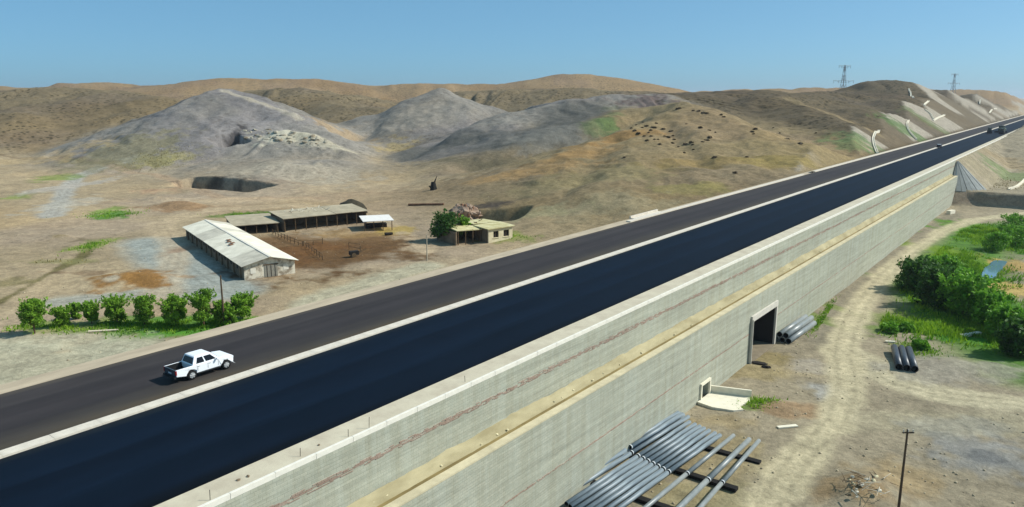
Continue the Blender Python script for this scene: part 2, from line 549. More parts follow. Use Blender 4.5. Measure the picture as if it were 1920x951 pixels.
def paint_list():
    G1, G2, G3 = (78, 128, 42), (122, 140, 62), (160, 150, 84)
    # left: farmyard, tracks, grass patches
    blob(600, 470, 17, 20, (104, 78, 50), 0.97, pw=6)
    blob(424, 340, 17, 7, (66, 58, 52), 0.9, pw=4); blob(925, 386, 9, 5, (70, 62, 56), 0.9); blob(443, 266, 4, 8, (70, 66, 66), 0.9)  # dark colours paint deeper shade onto the pit faces
    blob(560, 470, 9, 12, (116, 80, 46), 0.7)
    blob(650, 440, 10, 8, (158, 128, 84), 0.6)
    blob(215, 402, 6, 7, G1, 0.85); blob(200, 395, 4, 7, (110, 140, 50), 0.7)
    blob(110, 335, 7, 9, G2, 0.7); blob(30, 370, 6, 8, G2, 0.7)
    blob(305, 300, 8, 9, (156, 146, 84), 0.6); blob(335, 294, 6, 6, (164, 152, 98), 0.5); blob(285, 306, 5, 6, (150, 138, 84), 0.5)
    blob(480, 402, 9, 4, (92, 112, 52), 0.8); blob(430, 405, 8, 3, (96, 120, 52), 0.7)
    blob(170, 462, 3.0, 7, (128, 138, 70), 0.8); blob(120, 490, 7, 2.5, (136, 132, 84), 0.6); blob(40, 530, 6, 3, (128, 118, 74), 0.6)
    blob(130, 350, 6, 22, (178, 168, 154), 0.75, rot=-0.25); blob(115, 385, 7, 16, (176, 168, 152), 0.65)
    blob(240, 285, 24, 20, (132, 124, 92), 0.7); blob(60, 300, 30, 12, (186, 160, 118), 0.5)
    blob(330, 385, 12, 5, (146, 112, 78), 0.7); blob(285, 358, 10, 5, (176, 140, 110), 0.6)
    blob(420, 375, 30, 6, (196, 170, 136), 0.5); blob(700, 350, 30, 14, (184, 164, 132), 0.5)
    blob(540, 320, 30, 16, (172, 160, 140), 0.7)
    blob(530, 250, 14, 9, (196, 188, 166), 0.9); blob(600, 262, 14, 7, (184, 174, 150), 0.7)
    blob(740, 280, 12, 14, (170, 148, 96), 0.6); blob(640, 250, 18, 16, (170, 140, 96), 0.5)
    blob(740, 225, 30, 14, (150, 140, 126), 0.5)
    blob(900, 270, 30, 12, (118, 114, 108), 0.6); blob(850, 285, 16, 10, (112, 106, 100), 0.6)
    blob(1010, 255, 20, 16, (128, 124, 114), 0.5); blob(1120, 230, 7, 9, (100, 114, 72), 0.6); blob(1136, 224, 5, 8, (84, 108, 60), 0.6); blob(1105, 238, 4, 6, (104, 112, 76), 0.5); blob(1150, 214, 4, 7, (96, 112, 70), 0.5)
    blob(1160, 205, 8, 7, (106, 112, 84), 0.4)
    blob(1215, 192, 14, 16, (112, 98, 92), 0.95); blob(1245, 185, 8, 12, (108, 94, 88), 0.9)
    blob(1090, 290, 26, 6, (146, 116, 74), 0.75, rot=0.35); blob(1160, 262, 20, 7, (146, 114, 70), 0.75, rot=0.45); blob(1000, 322, 20, 7, (160, 128, 84), 0.6)
    blob(1130, 330, 22, 12, (132, 120, 84), 0.7); blob(1060, 350, 22, 10, (138, 124, 92), 0.6)
    blob(1290, 355, 9, 5, (140, 130, 76), 0.5); blob(1330, 345, 5, 4, (142, 130, 78), 0.5); blob(1400, 300, 26, 10, (142, 120, 76), 0.7); blob(1490, 300, 16, 8, (138, 122, 72), 0.6)
    blob(1300, 270, 30, 14, (136, 120, 88), 0.5)
    blob(1610, 262, 10, 14, (100, 118, 74), 0.85); blob(1585, 268, 8, 10, (112, 124, 78), 0.7)
    blob(1690, 238, 12, 16, (88, 112, 62), 0.8); blob(1745, 232, 14, 14, (96, 108, 62), 0.7)
    blob(1100, 390, 22, 8, (152, 140, 110), 0.6); blob(1000, 400, 14, 6, (150, 142, 106), 0.6)
    blob(250, 612, 20, 3.0, (132, 146, 78), 0.7); blob(370, 612, 12, 5, (86, 138, 48), 0.9); blob(120, 612, 10, 3, (134, 146, 78), 0.7)
    blob(330, 625, 5, 2, (90, 146, 48), 0.8); blob(440, 600, 8, 3, (104, 140, 56), 0.8)
    blob(60, 680, 34, 9, (180, 174, 148), 0.8); blob(945, 445, 6, 4, (122, 132, 62), 0.7)
    blob(745, 432, 5, 5, (166, 142, 76), 0.8)
    blob(240, 516, 8, 9, (146, 106, 56), 0.95); blob(150, 512, 8, 3, (120, 98, 74), 0.8); blob(212, 522, 2, 2, (196, 184, 160), 0.8)
    blob(110, 442, 4, 4, (112, 98, 66), 0.7); blob(340, 466, 4, 6, (150, 122, 98), 0.7)
    # right valley floor
    blob(1790, 560, 9, 14, (68, 114, 26), 0.95, 'R', pw=4); blob(1850, 610, 8, 10, (70, 118, 28), 0.9, 'R'); blob(1900, 450, 12, 24, (66, 118, 24), 0.95, 'R')
    blob(1850, 440, 8, 20, (84, 126, 28), 0.9, 'R'); blob(1790, 480, 6, 18, (112, 136, 40), 0.8, 'R'); blob(1830, 520, 6, 12, (76, 134, 24), 0.9, 'R')
    blob(1680, 600, 5.0, 5, (120, 130, 72), 0.8, 'R'); blob(1660, 618, 4, 3, (104, 126, 60), 0.8, 'R'); blob(1790, 620, 11, 4, (76, 130, 28), 0.95, 'R')
    blob(1870, 640, 6, 4, (76, 130, 28), 0.9, 'R'); blob(1720, 655, 3.5, 3.5, (128, 138, 96), 0.7, 'R')
    blob(1905, 540, 5, 12, (188, 160, 96), 0.9, 'R', pw=4); blob(1915, 500, 4, 12, (180, 150, 92), 0.9, 'R')
    blob(1540, 600, 1.4, 8, (106, 124, 58), 0.8, 'R', rot=0.4); blob(1560, 575, 1.2, 7, (116, 128, 66), 0.7, 'R', rot=0.4)
    blob(1420, 752, 2.6, 1.6, (98, 122, 52), 0.9, 'R'); blob(1405, 765, 1.8, 1.0, (100, 130, 52), 0.8, 'R')
    blob(1480, 770, 4, 2.6, (156, 128, 96), 0.8, 'R'); blob(1440, 670, 3, 3, (142, 126, 82), 0.7, 'R'); blob(1350, 790, 6, 3, (150, 132, 96), 0.6, 'R')
    blob(1410, 700, 4.5, 3, (146, 130, 90), 0.6, 'R')
    blob(1840, 845, 6.5, 4.0, (140, 138, 132), 0.85, 'R'); blob(1845, 855, 2.2, 1.3, (104, 104, 102), 0.8, 'R'); blob(1770, 800, 5, 3, (152, 148, 134), 0.6, 'R')
    blob(1545, 735, 2.5, 3, (160, 158, 152), 0.7, 'R'); blob(1530, 690, 3, 3, (160, 152, 140), 0.6, 'R')
    blob(1610, 920, 4.5, 3.0, (150, 126, 92), 0.8, 'R'); blob(1800, 685, 9, 4.0, (158, 150, 134), 0.7, 'R')
    blob(1680, 890, 4, 4, (164, 140, 100), 0.6, 'R'); blob(1340, 860, 6, 5, (164, 148, 108), 0.5, 'R'); blob(1330, 940, 5, 4, (150, 140, 98), 0.5, 'R')
    blob(1850, 330, 20, 14, (152, 140, 112), 0.6, 'R'); blob(1890, 310, 16, 18, (150, 130, 96), 0.6, 'R'); blob(1900, 330, 10, 14, (116, 132, 84), 0.7, 'R')
paint_list()
TRACKS = []   # polylines (X,Y), width, colour, strength
def track(pts, w, col, st=0.8, side='R'):
    TRACKS.append(([tuple(ground(x, y, side))[:2] for x, y in pts], w, lin(*col), st, side))
track([(1960, 398), (1900, 402), (1830, 412), (1770, 432), (1710, 470), (1660, 515), (1615, 570), (1590, 620), (1580, 665), (1590, 720), (1570, 790), (1500, 860), (1440, 951)], 2.0, (194, 181, 148), 0.92)
TOPN = len(TRACKS)
track([(1950, 425), (1890, 432), (1840, 452), (1795, 490), (1775, 540), (1800, 590), (1870, 635), (1950, 690)], 8.5, (70, 116, 28), 0.9)
track([(1590, 660), (1680, 715), (1790, 745), (1960, 765)], 2.6, (196, 184, 152), 0.85)
track([(1580, 690), (1500, 695), (1445, 690)], 2.0, (186, 168, 132), 0.6)
track([(1570, 790), (1700, 790), (1960, 800)], 2.6, (178, 168, 138), 0.45)
track([(1560, 640), (1580, 590), (1640, 520), (1700, 460), (1790, 400)], 2.6, (136, 127, 108), 0.8)
track([(520, 455), (580, 470), (640, 462), (690, 452)], 9, (112, 84, 54), 0.92, 'L')
track([(560, 480), (610, 490), (660, 478)], 7, (100, 74, 46), 0.92, 'L')
track([(285, 455), (330, 490), (380, 525), (410, 545)], 6.5, (150, 155, 148), 0.9, 'L')
track([(110, 566), (220, 556), (330, 546), (400, 545)], 3.5, (160, 160, 148), 0.8, 'L')
track([(-20, 575), (30, 550), (90, 515), (150, 485), (180, 455)], 1.1, (106, 98, 58), 0.9, 'L')
track([(300, 560), (330, 480), (300, 420), (380, 395), (560, 385), (700, 400), (790, 470)], 3.0, (190, 168, 136), 0.55, 'L')
track([(30, 640), (200, 640), (420, 640), (600, 560), (800, 500)], 3.5, (182, 176, 150), 0.7, 'L')
track([(95, 405), (115, 370), (145, 330), (200, 308), (260, 298)], 3.0, (166, 164, 156), 0.8, 'L')
track([(200, 308), (300, 330), (420, 372), (600, 372)], 2.0, (178, 150, 120), 0.6, 'L')
track([(0, 290), (130, 300), (260, 318)], 2.0, (126, 106, 80), 0.6, 'L')
track([(1480, 187), (1560, 214), (1640, 248)], 4, (142, 124, 92), 0.7, 'L')
track([(1420, 275), (1500, 290), (1580, 296)], 9, (140, 122, 84), 0.6, 'L')
track([(1275, 192), (1400, 230), (1550, 277)], 5, (142, 124, 92), 0.6, 'L')
track([(1560, 262), (1620, 272)], 6, (150, 126, 88), 0.5, 'L')
track([(424, 172), (470, 186), (520, 203), (560, 222)], 2.5, (186, 174, 152), 0.6, 'L')

track([(800, 285), (870, 268), (950, 262), (1030, 245), (1080, 215)], 15, (94, 92, 86), 0.95, 'L')
track([(670, 255), (740, 232), (810, 215), (860, 205)], 13, (140, 133, 122), 0.7, 'L')
track([(900, 340), (960, 322), (1050, 298), (1130, 268), (1180, 248)], 5, (156, 126, 84), 0.6, 'L')
track([(820, 300), (900, 318), (960, 305), (1050, 283), (1110, 262)], 3, (118, 108, 84), 0.6, 'L')

def build_terrain():
    azs = np.radians(np.linspace(-72, 72, 1010))
    rs = np.concatenate([np.geomspace(8, 55, 40)[:-1], np.linspace(55, 150, 190)[:-1], np.linspace(150, 480, 350)[:-1],
                         np.linspace(480, 780, 120)[:-1], np.geomspace(780, 12000, 70)])
    A, Rr = np.meshgrid(azs, rs)
    R, F = Rr * np.sin(A), Rr * np.cos(A)
    X, Y = R * CA - F * SA, R * SA + F * CA
    want = {}
    Z = heights(X, Y, want)
    Z = np.where(Rr > 2500, Z * 0 + np.minimum(Z, 5.0), Z)
    keys = list(want)
    mx = np.maximum.reduce([want[k] for k in keys])
    col = np.zeros(X.shape + (3,)); wsum = np.zeros(X.shape)
    scrub = np.zeros(X.shape)
    for k in keys:
        w = np.exp(np.clip((want[k] - mx) * 0.7, -30, 0))
        col += w[..., None] * np.array(SOILS[k]); wsum += w
        scrub += w * {'plain': 0.10, 'rust': 0.7, 'brown': 1.0, 'grey': 0.3, 'tan': 0.3, 'dark': 1.2}[k]
    col /= wsum[..., None]; scrub /= wsum
    # second tone: soil patches
    n1 = fbm(X / 45 + 2, Y / 45 + 8, 4); n2 = fbm(X / 14, Y / 14, 4); n3 = fbm(X / 4.3, Y / 4.3, 3)
    col *= (1 + 0.20 * n1 + 0.14 * n2 + 0.12 * n3)[..., None]
    ochre = np.clip(fbm(X / 60 + 30, Y / 60 - 11, 3) * 1.6, 0, 0.6)
    col = col * (1 - ochre[..., None] * np.array([0.0, 0.08, 0.20]))
    violet = np.clip(fbm(X / 40 - 30, Y / 40 + 21, 3) * 1.5, 0, 0.6)
    col = col * (1 - violet[..., None] * np.array([0.10, 0.10, -0.06]))
    right = X > -50
    valley = np.array(lin(150, 138, 115))
    col = np.where(right[..., None], valley * (1 + 0.14 * n2 + 0.13 * n3 + 0.10 * n1)[..., None], col)
    scrub = np.where(right, 0.12 + 0.4 * sstep(330, 420, Y), scrub)
    # cuttings and fills beside the road
    dl = X_SH0 - X
    cutz = -0.30 + np.maximum(dl - 2.0, 0) * 0.62
    cutm = (1 - sstep(0.05, 1.2, np.abs(Z - cutz))) * (X < X_SH0) * sstep(2.0, 4.0, dl)
    cpat = sstep(-0.02, 0.08, fbm(X / 60 + Y / 90, Y / 42, 2) + 0.06)
    cm = (cutm * (0.12 + 0.88 * cpat))[..., None]
    col = col * (1 - cm) + np.array(PALE) * (1 + 0.10 * n3)[..., None] * cm
    scrub = scrub * (1 - cutm)
    fz = -0.22 - np.maximum(dl, 0) / 1.75
    fm = ((1 - sstep(0.05, 0.6, np.abs(Z - fz))) * (X < X_SH0) * 0.7)[..., None]
    col = col * (1 - fm) + np.array(lin(158, 146, 126)) * (1 + 0.12 * n3)[..., None] * fm
    # concrete-lined cone and bench beside the end of the wall
    face = ((X > -40) & (X < 80) & (Y > 297) & (Y < 306)).astype(float) * sstep(-14.6, -13.8, Z) * sstep(-10.1, -10.6, Z)
    col = col * (1 - 0.7 * face[..., None]) + np.array(lin(138, 122, 104)) * 0.7 * face[..., None]
    def paint_tracks(col, scrub, tracks):
      for (pts, w, c, st, side) in tracks:
          d = np.full(X.shape, 1e9)
          for (x0, y0), (x1, y1) in zip(pts[:-1], pts[1:]):
              dx, dy = x1 - x0, y1 - y0
              t = np.clip(((X - x0) * dx + (Y - y0) * dy) / (dx * dx + dy * dy + 1e-9), 0, 1)
              d = np.minimum(d, np.hypot(X - x0 - t * dx, Y - y0 - t * dy))
          rut = 1 - 0.20 * np.exp(-((d + 0.25 * n2 - 0.95) / 0.38) ** 2)
          d = d + 1.2 * n2 + 1.0 * n3
          m = (sstep(w * 1.6, w * 0.6, d) * st * ((X > -50) == (side == 'R')))[..., None]
          col = col * (1 - m) + np.array(c) * (rut * (1 + 0.08 * n3))[..., None] * m
          scrub = scrub * (1 - m[..., 0])
      return col, scrub
    col, scrub = paint_tracks(col, scrub, TRACKS[TOPN:])
    wob = 0.45 * n2 + 0.5 * n3
    n5 = fbm(X / 1.4 + 9, Y / 1.4, 2)
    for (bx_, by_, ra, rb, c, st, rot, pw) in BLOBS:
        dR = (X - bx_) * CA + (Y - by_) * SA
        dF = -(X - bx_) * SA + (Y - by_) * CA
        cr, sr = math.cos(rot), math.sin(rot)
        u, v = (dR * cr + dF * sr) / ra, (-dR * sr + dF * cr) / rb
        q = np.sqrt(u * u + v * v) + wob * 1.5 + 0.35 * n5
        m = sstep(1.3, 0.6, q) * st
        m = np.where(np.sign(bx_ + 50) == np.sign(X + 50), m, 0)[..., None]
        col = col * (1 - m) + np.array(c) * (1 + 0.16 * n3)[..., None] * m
    col, scrub = paint_tracks(col, scrub, TRACKS[:TOPN])
    col = np.clip(col, 0.02, 0.75)
    nr, nc = X.shape
    V = np.stack([X, Y, Z], -1).reshape(-1, 3)
    idx = np.arange(nr * nc).reshape(nr, nc)
    q = np.stack([idx[:-1, :-1], idx[:-1, 1:], idx[1:, 1:], idx[1:, :-1]], -1).reshape(-1, 4)
    cx, cy = V[q].mean(1)[:, 0], V[q].mean(1)[:, 1]
    void = ((cx > -63.6) & (cx < -34.7) & (cy < Y_END + 7.0))
    q = q[~void][:, ::-1]
    me = bpy.data.meshes.new('ground')
    me.vertices.add(len(V)); me.vertices.foreach_set('co', V.ravel())
    me.loops.add(q.size); me.loops.foreach_set('vertex_index', q.ravel().astype(np.int32))
    me.polygons.add(len(q))
    me.polygons.foreach_set('loop_start', np.arange(0, q.size, 4, dtype=np.int32))
    me.polygons.foreach_set('use_smooth', np.ones(len(q), bool))
    me.update(calc_edges=True)
    a = me.color_attributes.new('soil', 'FLOAT_COLOR', 'POINT')
    a.data.foreach_set('color', np.concatenate([col.reshape(-1, 3), np.ones((nr * nc, 1))], 1).ravel().astype(np.float32))
    s = me.attributes.new('scrub', 'FLOAT', 'POINT')
    s.data.foreach_set('value', scrub.ravel().astype(np.float32))
    m = bpy.data.materials.new('dry_soil')
    m.use_nodes = True
    nt = m.node_tree
    b = nt.nodes['Principled BSDF']
    b.inputs['Roughness'].default_value = 0.95
    b.inputs['Specular IOR Level'].default_value = 0.1
    at = node(nt, 'ShaderNodeAttribute', attribute_name='soil')
    sc = node(nt, 'ShaderNodeAttribute', attribute_name='scrub')
    tc = node(nt, 'ShaderNodeTexCoord')
    nz = node(nt, 'ShaderNodeTexNoise'); nz.inputs['Scale'].default_value = 0.34; nz.inputs['Detail'].default_value = 11; nz.inputs['Roughness'].default_value = 0.78
    nt.links.new(tc.outputs['Object'], nz.inputs['Vector'])
    mr = node(nt, 'ShaderNodeMapRange'); mr.inputs[1].default_value = 0.3; mr.inputs[2].default_value = 0.7; mr.inputs[3].default_value = 0.66; mr.inputs[4].default_value = 1.26
    nt.links.new(nz.outputs[0], mr.inputs[0])
    mu = node(nt, 'ShaderNodeMix', data_type='RGBA', blend_type='MULTIPLY'); mu.inputs[0].default_value = 1
    nt.links.new(at.outputs['Color'], mu.inputs[6]); nt.links.new(mr.outputs[0], mu.inputs[7])
    nf = node(nt, 'ShaderNodeTexNoise'); nf.inputs['Scale'].default_value = 1.3; nf.inputs['Detail'].default_value = 6; nf.inputs['Roughness'].default_value = 0.8
    nt.links.new(tc.outputs['Object'], nf.inputs['Vector'])
    mf = node(nt, 'ShaderNodeMapRange'); mf.inputs[1].default_value = 0.32; mf.inputs[2].default_value = 0.68; mf.inputs[3].default_value = 0.70; mf.inputs[4].default_value = 1.24
    nt.links.new(nf.outputs[0], mf.inputs[0])
    mg = node(nt, 'ShaderNodeMix', data_type='RGBA', blend_type='MULTIPLY'); mg.inputs[0].default_value = 1
    nt.links.new(mu.outputs[2], mg.inputs[6]); nt.links.new(mf.outputs[0], mg.inputs[7])
    mu = mg
    # dry scrub too small to pick apart: dark tufts
    vo = node(nt, 'ShaderNodeTexVoronoi'); vo.inputs['Scale'].default_value = 0.36; vo.inputs['Randomness'].default_value = 1
    nt.links.new(tc.outputs['Object'], vo.inputs['Vector'])
    n3 = node(nt, 'ShaderNodeTexNoise'); n3.inputs['Scale'].default_value = 0.035; n3.inputs['Detail'].default_value = 4
    nt.links.new(tc.outputs['Object'], n3.inputs['Vector'])
    lt = node(nt, 'ShaderNodeMapRange'); lt.inputs[1].default_value = 0.42; lt.inputs[2].default_value = 0.24; lt.inputs[3].default_value = 0; lt.inputs[4].default_value = 1
    nt.links.new(vo.outputs['Distance'], lt.inputs[0])
    mm = node(nt, 'ShaderNodeMapRange'); mm.inputs[1].default_value = 0.36; mm.inputs[2].default_value = 0.52
    nt.links.new(n3.outputs[0], mm.inputs[0])
    m1 = node(nt, 'ShaderNodeMath', operation='MULTIPLY'); nt.links.new(lt.outputs[0], m1.inputs[0]); nt.links.new(sc.outputs['Fac'], m1.inputs[1])
    m2 = node(nt, 'ShaderNodeMath', operation='MULTIPLY'); nt.links.new(m1.outputs[0], m2.inputs[0]); nt.links.new(mm.outputs[0], m2.inputs[1])
    m3 = node(nt, 'ShaderNodeMath', operation='MULTIPLY'); m3.inputs[1].default_value = 0.92; nt.links.new(m2.outputs[0], m3.inputs[0])
    mx_ = node(nt, 'ShaderNodeMix', data_type='RGBA'); nt.links.new(m3.outputs[0], mx_.inputs[0]); nt.links.new(mu.outputs[2], mx_.inputs[6])
    mx_.inputs[7].default_value = (*lin(62, 54, 36), 1)
    nt.links.new(mx_.outputs[2], b.inputs['Base Color'])
    bp = node(nt, 'ShaderNodeBump'); bp.inputs['Strength'].default_value = 0.8; bp.inputs['Distance'].default_value = 0.5
    nt.links.new(nz.outputs[0], bp.inputs['Height']); nt.links.new(bp.outputs[0], b.inputs['Normal'])
    me.materials.append(m)
    o = link(bpy.data.objects.new('ground', me))
    tag(o, 'dry tan earth with bare grey and brown hills', kind='structure')
build_terrain()

# ================================================================== SETTING: road
def road_mat(name, x0, x1, stops, rough, spec, fine):
    """asphalt whose tone runs in uneven lengthwise bands (lanes, dust, rolling seams)"""
    m = bpy.data.materials.new(name)
    m.use_nodes = True
    nt = m.node_tree
    b = nt.nodes['Principled BSDF']
    b.inputs['Roughness'].default_value = rough
    b.inputs['Specular IOR Level'].default_value = spec
    tc = node(nt, 'ShaderNodeTexCoord')
    sx = node(nt, 'ShaderNodeSeparateXYZ'); nt.links.new(tc.outputs['Object'], sx.inputs[0])
    mp = node(nt, 'ShaderNodeMapping'); mp.inputs['Scale'].default_value = (1, 0.035, 1)
    nt.links.new(tc.outputs['Object'], mp.inputs[0])
    n1 = node(nt, 'ShaderNodeTexNoise'); n1.inputs['Scale'].default_value = 0.9; n1.inputs['Detail'].default_value = 6
    nt.links.new(mp.outputs[0], n1.inputs['Vector'])
    w = node(nt, 'ShaderNodeMath', operation='MULTIPLY_ADD'); w.inputs[1].default_value = 3.2; nt.links.new(n1.outputs[0], w.inputs[0]); nt.links.new(sx.outputs[0], w.inputs[2])
    mr = node(nt, 'ShaderNodeMapRange'); mr.inputs[1].default_value = x0 + 1.6; mr.inputs[2].default_value = x1 + 1.6
    nt.links.new(w.outputs[0], mr.inputs[0])
    rp = node(nt, 'ShaderNodeValToRGB')
    els = rp.color_ramp.elements
    els[0].position, els[0].color = stops[0][0], (*lin(*stops[0][1]), 1)
    els[1].position, els[1].color = stops[-1][0], (*lin(*stops[-1][1]), 1)
    for p_, c_ in stops[1:-1]:
        e = els.new(p_); e.color = (*lin(*c_), 1)
    nt.links.new(mr.outputs[0], rp.inputs[0])
    n2 = node(nt, 'ShaderNodeTexNoise'); n2.inputs['Scale'].default_value = 0.35; n2.inputs['Detail'].default_value = 10; n2.inputs['Roughness'].default_value = 0.75
    mp2 = node(nt, 'ShaderNodeMapping'); mp2.inputs['Scale'].default_value = (1, 0.3, 1)
    nt.links.new(tc.outputs['Object'], mp2.inputs[0]); nt.links.new(mp2.outputs[0], n2.inputs['Vector'])
    m2 = node(nt, 'ShaderNodeMapRange'); m2.inputs[1].default_value = 0.3; m2.inputs[2].default_value = 0.7; m2.inputs[3].default_value = 1 - fine; m2.inputs[4].default_value = 1 + fine
    nt.links.new(n2.outputs[0], m2.inputs[0])
    mu = node(nt, 'ShaderNodeMix', data_type='RGBA', blend_type='MULTIPLY'); mu.inputs[0].default_value = 1
    nt.links.new(rp.outputs[0], mu.inputs[6]); nt.links.new(m2.outputs[0], mu.inputs[7])
    nt.links.new(mu.outputs[2], b.inputs['Base Color'])
    n3 = node(nt, 'ShaderNodeTexNoise'); n3.inputs['Scale'].default_value = 18; n3.inputs['Detail'].default_value = 4
    nt.links.new(tc.outputs['Object'], n3.inputs['Vector'])
    bp = node(nt, 'ShaderNodeBump'); bp.inputs['Strength'].default_value = 0.5; bp.inputs['Distance'].default_value = 0.008
    nt.links.new(n3.outputs[0], bp.inputs['Height']); nt.links.new(bp.outputs[0], b.inputs['Normal'])
    MATS[name] = m
    return m
m_old = road_mat('worn_asphalt', X_L0, X_MED0, [(0, (74, 68, 62)), (.08, (56, 52, 52)), (.24, (60, 56, 56)), (.36, (48, 45, 46)), (.52, (56, 52, 53)), (.66, (50, 47, 48)), (.82, (60, 56, 53)), (.92, (70, 64, 56)), (1, (78, 68, 54))], 0.85, 0.14, 0.16)
m_new = road_mat('fresh_asphalt', X_MED1, X_R1, [(0, (20, 28, 36)), (.06, (9, 20, 33)), (.3, (12, 24, 39)), (.36, (8, 17, 29)), (.62, (12, 24, 39)), (.68, (8, 18, 30)), (.9, (10, 20, 33)), (1, (8, 11, 15))], 0.65, 0.06, 0.2)
m_dust = mat('dusty_concrete', lin(176, 160, 136), 0.9, 0.14, 0.8, bump=0.03, bscale=3, stretch=(1, 0.25, 1))
m_strip = mat('pinkish_concrete', lin(180, 168, 146), 0.9, 0.12, 0.5, bump=0.02, bscale=4, col2=lin(198, 188, 164))
m_kerb = mat('pale_kerb_concrete', lin(206, 196, 180), 0.85, 0.10, 1.5, bump=0.01)
m_gutter = mat('gutter_earth', lin(82, 68, 50), 0.95, 0.25, 1.2)
YF = 4500
tag(strip_sheet('road_left_carriageway', X_L0, X_MED0 - 0.35, -90, YF, 0.0, m_old, thick=0.25), kind='structure')
tag(strip_sheet('road_right_carriageway', X_MED1, X_R1, -90, YF, 0.0, m_new, thick=0.25), kind='structure')
tag(strip_sheet('median_gutter', X_MED0 - 0.35, X_MED0, -90, YF, -0.03, m_gutter, thick=0.25), kind='structure')
tag(strip_sheet('shoulder_left', X_SH0, X_L0, -90, YF, 0.012, m_dust, thick=0.3), kind='structure')
tag(strip_sheet('shoulder_right', X_R1, X_TOP - 0.17, -90, YF, 0.03, m_strip, thick=0.3), kind='structure')

def kerb_run(name, label, x0, x1, y0, y1, h, piece, m=m_kerb):
    root = empty(name, ((x0 + x1) / 2, y0, 0))
    tag(root, label, 'kerb')
    # alike stones share one mesh; those far away are one long piece
    bm = bmesh.new(); bx(bm, (0, piece / 2, h / 2 - 0.12), (x1 - x0, piece - 0.012, h + 0.24))
    bmesh.ops.bevel(bm, geom=[e for e in bm.edges], offset=0.012, segments=1, affect='EDGES')
    first = obj('kerb_stone', bm, m, root)
    y = y0; n = 0
    while y < min(y1, 200) - piece and n < 110:
        o = first if n == 0 else link(bpy.data.objects.new('kerb_stone', first.data), root)
        o.location = (random.uniform(-.008, .008), y - y0, random.uniform(-.006, .006))
        y += piece; n += 1
    if y1 - y > 2:
        o = obj('kerb_stone', box_bm((0, (y + y1) / 2 - y0, h / 2 - 0.12), (x1 - x0, y1 - y, h + 0.24)), m, root)
        o['kind'] = 'stuff'
    return root
kerb_run('median_kerb', 'long pale concrete kerb strip between the two asphalt carriageways', X_MED0, X_MED1, -6, YF, 0.16, 3.0)
kerb_run('edge_kerb', 'thin pale kerb running along the top of the retaining wall', X_TOP - 0.17, X_TOP + 0.02, 0, YF, 0.13, 3.0, mat('white_edge_kerb', lin(222, 216, 202), 0.85, 0.08, 1.5))
# left white kerb, with the gap where it starts again
kerb_run('left_kerb', 'pale kerb on the hill side of the brown carriageway, nearer stretch before the gap', X_L0 - 0.9, X_L0 - 0.05, 118, 222, 0.22, 4.0)
kerb_run('left_kerb', 'pale kerb below the hill drains, farther stretch beyond the gap', X_L0 - 0.9, X_L0 - 0.05, 229, YF, 0.22, 4.0)
ch = empty('drain_channel', (X_L0 - 1.6, 122, 0))
tag(ch, 'bright white concrete trough beside the left edge of the road', 'drain')
obj('trough_wall', box_bm((-0.4, 5, 0.15), (0.3, 11, 0.7)), m_kerb, ch)
obj('trough_floor', box_bm((0.15, 5, 0.06), (0.75, 11, 0.2)), m_kerb, ch)

